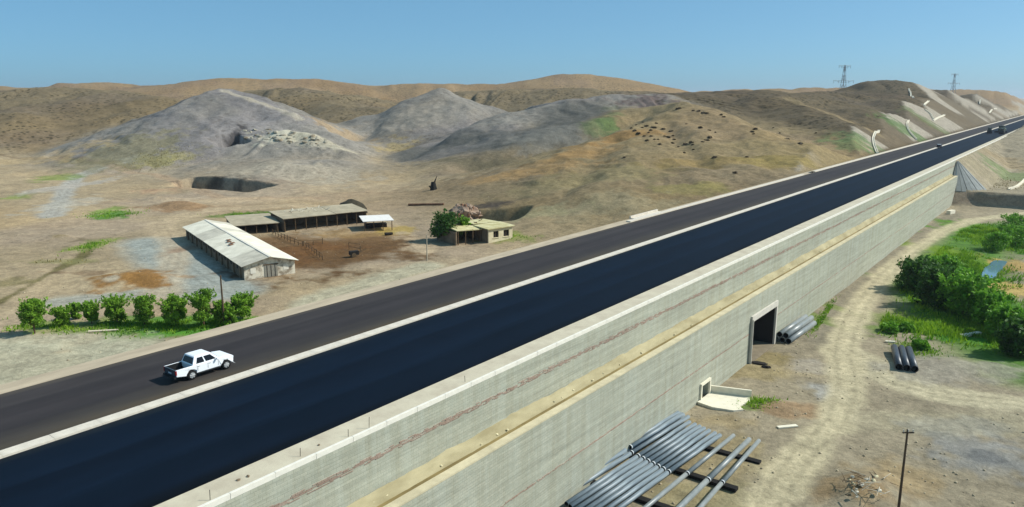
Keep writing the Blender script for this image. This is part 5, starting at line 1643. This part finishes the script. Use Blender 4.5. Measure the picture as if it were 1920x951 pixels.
def pipe(a, b_, r, m, label, group, collar=True, name='pipe'):
    a, b_ = Vector(a), Vector(b_)
    d = b_ - a
    key = (round(r, 3), m.name, round(d.length, 1), collar)
    if key not in _pipes:
        bm = tube_bm(round(d.length, 1), r, r * .1)
        o = obj(name, bm, [m, m_bore])
        if collar:
            cb = tube_bm(0.14, r * 1.05, r * .12); c_ = obj('collar', cb, [m_collar, m_collar], o)
        _pipes[key] = o
    else:
        o = copy_tree(_pipes[key])
    o.location = a
    o.rotation_euler = d.to_track_quat('X', 'Z').to_euler()
    tag(o, label, 'pipe', group)
    return o
ZP = Z_FOOT + 0.62
J0, J1 = at_z(1166, 842, ZP), at_z(1252, 884, ZP)
pd = (at_z(1272, 776, ZP) - at_z(1166, 842, ZP)); pd.z = 0; pd.normalize()
pu = Vector((pd.y, -pd.x, 0))
jd = (J1 - J0); span = jd.dot(pu); jd = jd / span
R0 = 0.235
offsA = [0.0, 0.60, 1.20]
offsB = [2.1 + k * (span - 2.1) / 6 for k in range(7)]
GP = 'long pipes laid out on timber sleepers'
def far_label(k, n, grp): return None
ORD = ['first', 'second', 'third', 'fourth', 'fifth', 'sixth', 'seventh']
for k, u in enumerate(offsA + offsB):
    left = k < 3
    nm = 'dark grey pipe in the bundle nearest the wall' if left else 'blue grey pipe in the wide middle bundle'
    i = k if left else k - 3
    j = J0 + jd * u
    j = Vector((j.x, j.y, gz(j.x, j.y) + 0.62))
    Lf = 12.0 if left else 11.0 + random.uniform(-.4, .4)
    sk = random.uniform(-.012, .012)
    dv = (pd + pu * sk).normalized()
    pipe(j + dv * .12, j + dv * (.12 + round(Lf, 0)), R0, m_pipe, f'{nm}, far row, {ORD[i]} from the wall', GP)
    dv = (pd + pu * random.uniform(-.01, .01)).normalized()
    pipe(j - dv * 12.1, j - dv * .1, R0, m_pipe, f'{nm}, near row, {ORD[i]} from the wall', GP, False)
for k, u in enumerate((0.30, 0.90)):      # second layer on the bundle by the wall
    j = J0 + jd * u
    j = Vector((j.x, j.y, gz(j.x, j.y) + 0.62 + 0.46))
    if k == 1: pipe(j - pd * 12.6, j - pd * .6, R0, m_pipe, f'dark pipe lying on top of the near bundle by the wall, {ORD[k]} from the wall', GP, False)
    pipe(j + pd * .3, j + pd * 11.3, R0, m_pipe, f'dark pipe lying on top of the far bundle by the wall, {ORD[k]} from the wall', GP)
for k, (pa, pj, pb, r_) in enumerate([((1212, 946), (1287, 889), (1376, 816), .22), ((1262, 952), (1326, 901), (1408, 821), .27), ((1300, 950), (1353, 906), (1418, 832), .22)]):
    j = at_z(*pj, ZP)
    dv = at_z(*pb, ZP) - j; dv.z = 0; dv.normalize()
    lab = ['single pale pipe just right of the wide bundle', 'second single pale pipe, thicker and in the middle', 'outermost single pale pipe, farthest from the wall'][k]
    pipe(j + dv * .12, j + dv * 11.1, r_, m_pipe_l, lab + ', far length', GP)
    pipe(j - dv * 12.1, j - dv * .1, r_, m_pipe_l, lab + ', near length', GP, False)
m_sleeper = mat('tarred_sleeper', lin(24, 22, 20), 0.9, 0.25, 3)
for k, (p0, p1, lab) in enumerate([((1324, 838), (1426, 866), 'black timber sleeper under the far ends of the pipes'), ((1256, 876), (1382, 916), 'black timber sleeper under the middle joints of the pipes'),
                                   ((1196, 934), (1264, 957), 'black timber sleeper under the near lengths of the pipes')]):
    a, b_ = at_z(*p0, Z_FOOT + .18), at_z(*p1, Z_FOOT + .18)
    d = (b_ - a); d.z = 0; Ls = d.length + 9.5; d.normalize()
    c_ = b_ - d * (Ls / 2)
    bm = box_bm((0, 0, 0), (Ls, 0.75, 0.36)); bevel(bm, .03, 1)
    o = obj('timber_sleeper', bm, m_sleeper)
    o.location = (c_.x, c_.y, gz(c_.x, c_.y) + .15); o.rotation_euler = (0, 0, math.atan2(d.y, d.x))
    tag(o, lab, 'sleeper', 'sleepers under the pipes')
# pipes against the wall right of the underpass
GQ = 'pale pipes stacked against the wall'
q0, q1 = at_z(1476, 640, Z_FOOT + .4), at_z(1524, 606, Z_FOOT + .4)
dv = (q1 - q0); dv.z = 0; Lq = 12.0; dv.normalize(); nu = Vector((-dv.y, dv.x, 0))
for k, (u, zz) in enumerate([(0, .45), (.95, .45), (1.9, .45), (.48, 1.25), (1.42, 1.25)]):
    a = q0 + nu * (u - .2); a.z = Z_FOOT + zz
    pipe(a, a + dv * Lq, .44, m_pipe_l, ['bottom pipe farthest out in the stack by the underpass', 'middle bottom pipe in the stack by the underpass', 'bottom pipe against the wall in the stack by the underpass',
                                         'outer pipe on top of the stack by the underpass', 'inner pipe on top of the stack by the underpass'][k], GQ, False)
# short wide black pipes
GS = 'short wide black pipes on the bare ground'
q0, q1 = at_z(1700, 694, Z_FOOT + .5), at_z(1686, 642, Z_FOOT + .5)
dv = (q1 - q0); dv.z = 0; Lq = 9.0; dv.normalize(); nu = Vector((dv.y, -dv.x, 0))
m_pipe_b = mat('wide_black_pipe', lin(60, 66, 74), 0.42, 0.15, 0.8, spec=0.5)
for k, u in enumerate((-.95, 0, .95)):
    a = q0 + nu * u; a.z = gz(a.x, a.y) + .48
    pipe(a, a + dv * Lq, .47, m_pipe_b, ['left of the three short wide black pipes on the bare ground', 'middle of the three short wide black pipes on the bare ground', 'right of the three short wide black pipes on the bare ground'][k], GS, False)

# ================================================================== PYLONS
m_steel = mat('galvanised_steel', lin(128, 136, 142), 0.5, 0.1, 1)
def pylon(x, ytop, F, label):
    base = at_f(x, ytop + 40, F); z0 = gz(base.x, base.y)
    h = at_f(x, ytop, F).z - z0
    t = empty('power_pylon', (base.x, base.y, z0), YAW + .3); tag(t, label, 'pylon', 'power pylons on the skyline')
    hw = h * .11
    r = 0.22
    lv = [(0, hw), (.3, hw * .62), (.55, hw * .36), (.78, hw * .22), (1.0, hw * .12)]
    for sx in (-1, 1):
        for sy in (-1, 1):
            bm = bmesh.new()
            for (a, wa), (b_, wb) in zip(lv[:-1], lv[1:]):
                bar(bm, (sx * wa, sy * wa, a * h), (sx * wb, sy * wb, b_ * h), r, seg=4)
            obj('leg', bm, m_steel, t)
    for sy in (-1, 1):
        for axis in (0, 1):
            bm = bmesh.new()
            for (a, wa), (b_, wb) in zip(lv[:-1], lv[1:]):
                for q in (-1, 1):
                    p0, p1 = (q * wa, sy * wa, a * h), (-q * wb, sy * wb, b_ * h)
                    if axis: p0, p1 = (p0[1], p0[0], p0[2]), (p1[1], p1[0], p1[2])
                    bar(bm, p0, p1, r * .6, seg=3)
            obj('bracing', bm, m_steel, t)
    for zz, L_ in ((.98, .36), (.62, .62)):
        bm = bmesh.new()
        for s in (-1, 1):
            bar(bm, (0, -.3, zz * h), (s * L_ * h / 2, 0, zz * h + .3), r, seg=4, w2=r * .5)
            bar(bm, (0, .3, zz * h - h * .05), (s * L_ * h / 2, 0, zz * h + .2), r * .8, seg=4, w2=r * .5)
        arm = obj('crossarm', bm, m_steel, t)
        for u in (-.95, -.5, .5, .95):
            bm = bmesh.new(); bar(bm, (u * L_ * h / 2, 0, zz * h + .2), (u * L_ * h / 2, 0, zz * h - h * .06), .18, seg=5)
            obj('insulator', bm, m_steel, arm)
pylon(1581, 122, 900, 'lattice power pylon on the skyline left of the domed hill')
pylon(1786, 138, 1150, 'fainter lattice power pylon on the skyline right of the domed hill')

# ================================================================== DRAINAGE CHUTES on the cut slopes
m_chute = mat('pale_chute_concrete', lin(222, 214, 194), 0.85, 0.08, 1)
def chute(label, pts, w=1.0, side='L', name='drainage_chute'):
    w *= 0.62
    G = [ground(x, y, side) for x, y in pts]
    P = []
    for a, b_ in zip(G[:-1], G[1:]):
        n_ = max(2, int((b_ - a).length / 2.0))
        for k in range(n_):
            P.append(a.lerp(b_, k / n_))
    P.append(G[-1])
    for _ in range(4):
        P = [P[0]] + [(P[i - 1] + P[i] * 2 + P[i + 1]) / 4 for i in range(1, len(P) - 1)] + [P[-1]]
    org = P[0].copy()
    t = empty(name, org); tag(t, label, 'drain', 'concrete drainage chutes on the cuttings')
    prof = {'channel_floor': [(-w * .5, .12), (w * .5, .12), (w * .5, -.5), (-w * .5, -.5)],
            'channel_side': [(w * .5, .45), (w * .75, .45), (w * .75, -.5), (w * .5, -.5)]}
    def sweep(nm, pr):
        V, Fc = [], []
        HZ = heights(np.array([[p_.x + a_ * w, p_.x - a_ * w] for p_ in P for a_ in (0, .7)]).ravel(), np.array([[p_.y + b2 * w, p_.y - b2 * w] for p_ in P for b2 in (0, .7)]).ravel()).reshape(len(P), -1).max(1)
        for i, p_ in enumerate(P):
            d = (P[min(i + 1, len(P) - 1)] - P[max(i - 1, 0)]); d.z = 0; d.normalize()
            s_ = Vector((d.y, -d.x, 0))
            z = HZ[i] + .15
            for (u, v) in pr:
                q_ = Vector((p_.x, p_.y, z)) + s_ * u - org
                V.append((q_.x, q_.y, q_.z + v))
        n_ = len(pr)
        for i in range(len(P) - 1):
            for k in range(n_):
                j = (k + 1) % n_
                Fc.append((i * n_ + k, i * n_ + j, (i + 1) * n_ + j, (i + 1) * n_ + k))
        Fc += [tuple(range(n_)), tuple(range((len(P) - 1) * n_, len(P) * n_))[::-1]]
        mesh_obj(nm, V, Fc, m_chute, t)
    sweep('channel_floor', prof['channel_floor'])
    sweep('channel_side', prof['channel_side'])
    sweep('channel_side', [(-u, v) for u, v in prof['channel_side']])
chute('nearest curved white drainage chute above the left kerb', [(1648, 246), (1641, 250), (1637, 260), (1638, 273), (1645, 288)], 1.0)
chute('second curved white drainage chute, on the green slope', [(1704, 227), (1700, 233), (1702, 244), (1709, 254), (1718, 263)], .8)
chute('thin white chute running down the slope below the domed hill', [(1734, 207), (1744, 214), (1750, 225)], .9)
chute('short white chute branching to the right halfway up the far cutting', [(1750, 227), (1759, 222), (1771, 217)], .9)
chute('small white chute high on the far cutting, right of the dome', [(1733, 198), (1741, 191)], 1.2)
chute('pale chute running down the side of the domed hill', [(1704, 168), (1708, 177), (1713, 184)], 1.2)
chute('far white chute on the last cutting before the machines', [(1855, 213), (1861, 210), (1868, 205)], 1.3)
chute('tiny white chute high on the last cutting', [(1838, 188), (1837, 196)], 1.2)
chute('white drainage chute on the slope right of the wall end', [(1932, 326), (1918, 342), (1905, 352), (1892, 356)], .9, 'R')

# ================================================================== concrete fan at the end of the wall
fan = empty('slope_paving', (X_TOP + .2, Y_END + 8.0, 0))
tag(fan, 'grey concrete slabs fanning down the embankment beside the wall end', 'paving')
m_fan = mat('grey_paving', lin(138, 140, 136), 0.9, 0.12, 0.5, bump=0.03)
NS = 8
for k in range(NS):
    a0, a1 = math.radians(-88 + k * 76 / NS), math.radians(-88 + (k + 1) * 76 / NS - .9)
    V, Fc = [], []
    up = .16 + .12 * (k % 2)
    for r in (0.6, 4, 7.5, 11):
        for a in (a0, a1):
            V.append((r * math.cos(a), r * math.sin(a), -0.22 - r / 1.08 + up))
    n_ = len(V)
    V += [(x, y, z - .5) for x, y, z in V]
    for i in range(3):
        q = 2 * i
        Fc += [(q, q + 1, q + 3, q + 2), (q + n_, q + 2 + n_, q + 3 + n_, q + 1 + n_), (q, q + 2, q + 2 + n_, q + n_), (q + 1, q + 1 + n_, q + 3 + n_, q + 3)]
    Fc += [(0, n_, n_ + 1, 1), (6, 7, 7 + n_, 6 + n_)]
    mesh_obj('paving_slab', V, Fc, m_fan, fan)

# ================================================================== far machines
m_olive = mat('dark_machine_paint', lin(52, 62, 52), 0.5, 0.15, 1)
m_yel = mat('dull_machine_paint', lin(92, 104, 84), 0.5, 0.15, 1)
def roller(loc, rz, label):
    t = empty('road_roller', loc, rz); t.scale = (1.25,) * 3; tag(t, label, 'roller')
    for x in (-1.7, 1.7):
        bm = bmesh.new(); bar(bm, (x, -1.05, .75), (x, 1.05, .75), .75, seg=24); obj('drum', bm, m_plastic, t)
    obj('chassis', box_bm((0, 0, 1.15), (4.2, 1.9, .55)), m_olive, t)
    obj('engine_hood', box_bm((-1.2, 0, 1.75), (1.7, 1.7, .8)), m_olive, t)
    obj('cab', box_bm((.5, 0, 1.95), (1.4, 1.6, 1.2)), m_glass, t)
    obj('canopy', box_bm((.5, 0, 2.95), (1.9, 1.9, .14)), m_yel, t)
    for sx in (-.15, 1.15):
        for sy in (-.75, .75):
            bm = bmesh.new(); bar(bm, (sx, sy, 1.4), (sx, sy, 2.9), .06, seg=6); obj('canopy_post', bm, m_olive, t)
def truck(loc, rz, label):
    t = empty('tipper_truck', loc, rz); t.scale = (1.15,) * 3; tag(t, label, 'truck')
    bm = bmesh.new(); prism(bm, [(-3.6, 1.2), (1.5, 1.2), (1.7, 2.9), (-3.7, 2.7)], -1.25, 1.25); obj('tipper_body', bm, m_yel, t)
    bm = bmesh.new(); prism(bm, [(1.9, .8), (4.0, .8), (4.0, 1.8), (3.75, 2.9), (1.9, 2.95)], -1.2, 1.2); bevel(bm, .06, 1); cab = obj('cab', bm, m_olive, t)
    obj('windscreen', box_bm((3.93, 0, 2.2), (.1, 2.0, .75), Matrix.Rotation(-.2, 4, 'Y')), m_glass, cab)
    obj('chassis', box_bm((.2, 0, .95), (7.4, 1.0, .3)), m_plastic, t)
    for x in (-2.6, -1.4, 3.0):
        for s in (-1, 1):
            wheel(t, x, s * 1.05, .52, .34, s)
def paver(loc, rz, label):
    t = empty('asphalt_paver', loc, rz); t.scale = (1.3,) * 3; tag(t, label, 'paver')
    obj('track', box_bm((0, -1.1, .5), (3.6, .45, .95)), m_plastic, t); obj('track', box_bm((0, 1.1, .5), (3.6, .45, .95)), m_plastic, t)
    bm = bmesh.new(); bx(bm, (-.3, 0, 1.45), (3.4, 2.5, 1.1)); bevel(bm, .1, 1); obj('body', bm, m_olive, t)
    bm = bmesh.new(); prism(bm, [(1.3, .7), (3.2, 1.0), (3.4, 2.0), (1.5, 1.6)], -1.6, 1.6); obj('hopper', bm, m_yel, t)
    obj('screed', box_bm((-2.6, 0, .45), (1.0, 5.2, .6)), m_plastic, t)
    obj('roof', box_bm((-.8, 0, 3.3), (2.2, 2.6, .12)), m_olive, t)
    for sx in (-1.7, .1):
        for sy in (-1.1, 1.1):
            bm = bmesh.new(); bar(bm, (sx, sy, 1.9), (sx, sy, 3.3), .06, seg=6); obj('roof_post', bm, m_plastic, t)
    bm = bmesh.new(); bar(bm, (.6, .5, 2), (.6, .5, 3.9), .09, seg=8); obj('exhaust', bm, m_plastic, t)
p = at_z(1858, 250, 0)
roller(Vector((-47.5, p.y, .004)), math.radians(94), 'dark road roller far along the fresh asphalt, left of the paver')
paver(Vector((-42.5, p.y + 16, .004)), math.radians(90), 'asphalt paver far along the road, just before the tipper truck')
truck(Vector((-44.5, p.y + 42, .004)), math.radians(-90), 'tipper truck behind the paver at the far end of the fresh asphalt')
roller(Vector((-40.5, p.y - 6, .004)), math.radians(88), 'dark road roller near the right kerb, closest of the far machines')
def car(loc, rz, label):
    t = empty('car', loc, rz); tag(t, label, 'car')
    bm = bmesh.new(); prism(bm, [(-2.1, .35), (-2.15, .85), (-1.9, .98), (1.0, .95), (2.0, .82), (2.15, .6), (2.1, .35)], -.85, .85); bevel(bm, .05, 1); obj('body', bm, mat('dark_blue_paint', lin(26, 30, 44), .3, .05, 1), t)
    bm = bmesh.new(); prism(bm, [(-1.9, .96), (-1.6, 1.45), (.2, 1.47), (1.0, .95)], -.74, .74); obj('glasshouse', bm, m_glass, t)
    obj('roof', box_bm((-.7, 0, 1.49), (1.9, 1.35, .08)), m_white_paint, t)
    for x in (-1.35, 1.35):
        for s in (-1, 1): wheel(t, x, s * .76, .33, .22, s)
    for s in (-1, 1): obj('tail_light', box_bm((-2.13, s * .65, .78), (.06, .3, .14)), m_red, t)
p = at_z(1761, 277, 0)
car(Vector((p.x, p.y, .004)), math.radians(90), 'small dark car with pale roof far along the road near the median kerb')

# ================================================================== loose things on the valley floor
def plank(name, label, p0, p1, w, h, m, side='R', cat='plank'):
    a, b_ = ground(*p0, side), ground(*p1, side)
    d = b_ - a; d.z = 0
    o = obj(name, box_bm((0, 0, 0), (d.length, w, h)), m)
    c_ = (a + b_) / 2
    o.location = (c_.x, c_.y, max(a.z, b_.z) + h / 2 + .02); o.rotation_euler = (0, 0, math.atan2(d.y, d.x))
    return tag(o, label, cat)
plank('white_plank', 'long white plank lying in the green grass', (1803, 632), (1837, 627), .7, .35, m_white)
plank('white_plank', 'pale plank lying on the ground at the top end of the short pipes', (1660, 643), (1678, 643), .4, .2, m_white)
plank('pale_board', 'pale board on the bare ground right of the pipe ends', (1458, 803), (1494, 801), .5, .15, m_white, cat='board')
plank('concrete_block', 'pale concrete block standing beside the far foot of the wall', (1778, 402), (1787, 400), 1.2, 1.1, m_white, cat='block')
g = ground(1440, 690, 'R')
heap = empty('brush_heap', ground(1612, 918, 'R'), 1.0); tag(heap, 'heap of dry branches and stones beside the wooden pole', 'brush')
for k in range(34):
    a = random.uniform(0, 6.28); r = random.uniform(0, 2.6); L_ = random.uniform(.6, 2.0)
    bm = bmesh.new()
    dz = random.uniform(-.25, .5)
    bar(bm, (0, 0, 0), (math.cos(a * 3) * L_, math.sin(a * 3) * L_, dz), random.uniform(.025, .06), seg=5, w2=.015)
    o = obj('branch', bm, random.choice([m_timber, m_bark, m_stucco]), heap); o.location = (math.cos(a) * r * 1.3, math.sin(a) * r * .9, .3 + .3 * (1 - r / 2.6))
for k in range(12):
    o = obj('stone', rock_bm(random.uniform(.1, .34), 700 + k), random.choice([m_rock, m_stucco]), heap)
    a = random.uniform(0, 6.28); r = random.uniform(0, 2.4); o.location = (math.cos(a) * r * 1.3, math.sin(a) * r, .25)
for k, (x, y, w_) in enumerate([(1424, 683, 1.2), (1437, 690, .9)]):
    g = ground(x, y, 'R')
    o = obj('dark_scrap', rock_bm(.55 * w_, 800 + k, 2), m_dark); o.location = g + Vector((0, 0, .1)); o.scale = (1.6, .8, .6); o.rotation_euler = (0, 0, YAW - .3)
    tag(o, ['larger dark lump of scrap on the ground before the underpass', 'smaller dark lump of scrap on the ground before the underpass'][k], 'scrap')
# stones scattered over the bare ground: nobody could count them
def stones():
    rng = np.random.default_rng(77)
    base = rock_bm(1.0, 901, 1)
    bv = np.array([v.co[:] for v in base.verts]); base.verts.index_update()
    bf = np.array([[v.index for v in f.verts] for f in base.faces]); base.free()
    n = 5200
    R = np.concatenate([rng.uniform(-2, 60, n), rng.uniform(-140, 20, 2600)])
    F = np.concatenate([58 + 130 * rng.uniform(0, 1, n) ** 1.4, 90 + 170 * rng.uniform(0, 1, 2600)])
    X, Y = R * CA - F * SA, R * SA + F * CA
    ok = ((X > X_LOW + .8) & (R > 5)) | (X < X_SH0 - 12)
    ok &= fbm(X / 9, Y / 9, 3) > -0.15
    X, Y = X[ok], Y[ok]
    Z = heights(X, Y)
    k = len(X)
    S = 0.04 + 0.15 * rng.uniform(0, 1, k) ** 4
    a = rng.uniform(0, 6.28, k); c, s = np.cos(a), np.sin(a)
    v = bv[None] * S[:, None, None]
    V = np.stack([v[..., 0] * c[:, None] - v[..., 1] * s[:, None] + X[:, None], v[..., 0] * s[:, None] + v[..., 1] * c[:, None] + Y[:, None], v[..., 2] + Z[:, None] + S[:, None] * .2], -1).reshape(-1, 3)
    Fc = (bf[None] + (np.arange(k) * len(bv))[:, None, None]).reshape(-1, 3)
    me = bpy.data.meshes.new('loose_stones')
    me.vertices.add(len(V)); me.vertices.foreach_set('co', V.ravel())
    me.loops.add(Fc.size); me.loops.foreach_set('vertex_index', Fc.ravel().astype(np.int32))
    me.polygons.add(len(Fc)); me.polygons.foreach_set('loop_start', np.arange(0, Fc.size, 3, dtype=np.int32))
    me.update(calc_edges=True)
    me.materials.append(mat('field_stone', lin(168, 154, 128), .9, .3, .6))
    tag(link(bpy.data.objects.new('loose_stones', me)), 'small stones strewn over the bare ground', 'stones', kind='stuff')
stones()

# ================================================================== rock outcrop on the grey hill
crop_ = empty('rock_outcrop', ground(520, 262, 'L')); tag(crop_, 'pale crumbling rock outcrop on the shoulder of the large grey hill', 'rocks')
m_crag = mat('pale_crag', lin(160, 152, 134), .95, .25, .5, bump=.15)
m_crag2 = mat('brown_crag', lin(140, 126, 104), .95, .25, .5, bump=.15)
rr_ = random.Random(31)
for k in range(60):
    x = rr_.uniform(458, 612); y = 243 + 20 * rr_.random() + 12 * rr_.random() * (x > 540) + max(0, x - 570) * .35
    g = ground(x, y, 'L')
    o = obj('boulder', rock_bm(rr_.uniform(.4, 1.25), 1000 + k, 2), m_crag if rr_.random() < .75 else m_crag2, crop_)
    o.location = g - crop_.location + Vector((0, 0, -.15)); o.rotation_euler = (rr_.uniform(-.3, .3), rr_.uniform(-.3, .3), rr_.uniform(0, 6)); o.scale = (rr_.uniform(.9, 1.8), rr_.uniform(.9, 1.6), rr_.uniform(.8, 1.4))

# ================================================================== bits on the concrete shoulder
for (x, y, hgt, lab) in [(692, 803, .8, 'middle of the thin stakes beside the wall-top kerb'), (563, 856, .55, 'short thin stake left of the middle one beside the wall-top kerb'), (394, 938, .6, 'leftmost thin stake beside the wall-top kerb'),
                         (872, 716, .5, 'farthest thin stake beside the wall-top kerb'), (653, 819, .5, 'thin stake just left of the middle one beside the wall-top kerb')]:
    q = at_z(x, y, .03)
    bm = bmesh.new(); bar(bm, (0, 0, -.02), (random.uniform(-.05, .05), random.uniform(-.05, .05), hgt), .018, seg=6)
    o = obj('marker_stake', bm, m_plastic); o.location = (min(q.x, X_TOP - .25), q.y, .03); tag(o, lab, 'stake', 'thin stakes along the wall top')
for k, (x, y, lab) in enumerate([(447, 901, 'dark clod on the concrete strip, leftmost of the near pair'), (465, 894, 'dark clod on the concrete strip, right one of the near pair'), (598, 835, 'lone dark clod on the concrete strip farther up')]):
    q = at_z(x, y, .03)
    o = obj('earth_clod', rock_bm(.13, 950 + k), m_mud); o.location = (q.x, q.y, .06); tag(o, lab, 'clod', 'clods on the shoulder')

# ================================================================== AIR
hz_ = obj('haze', box_bm((-1500, 3500, 30), (9000, 13000, 100)), bpy.data.materials.new('haze_air'))
hm = hz_.data.materials[0]; hm.use_nodes = True
hm.node_tree.nodes.remove(hm.node_tree.nodes['Principled BSDF'])
pv = node(hm.node_tree, 'ShaderNodeVolumePrincipled')
pv.inputs['Color'].default_value = (0.80, 0.88, 1.0, 1)
pv.inputs['Density'].default_value = 0.00008
pv.inputs['Anisotropy'].default_value = 0.2
hm.node_tree.links.new(pv.outputs[0], hm.node_tree.nodes['Material Output'].inputs['Volume'])
tag(hz_, 'thin bluish haze in the air over the valley', kind='stuff')
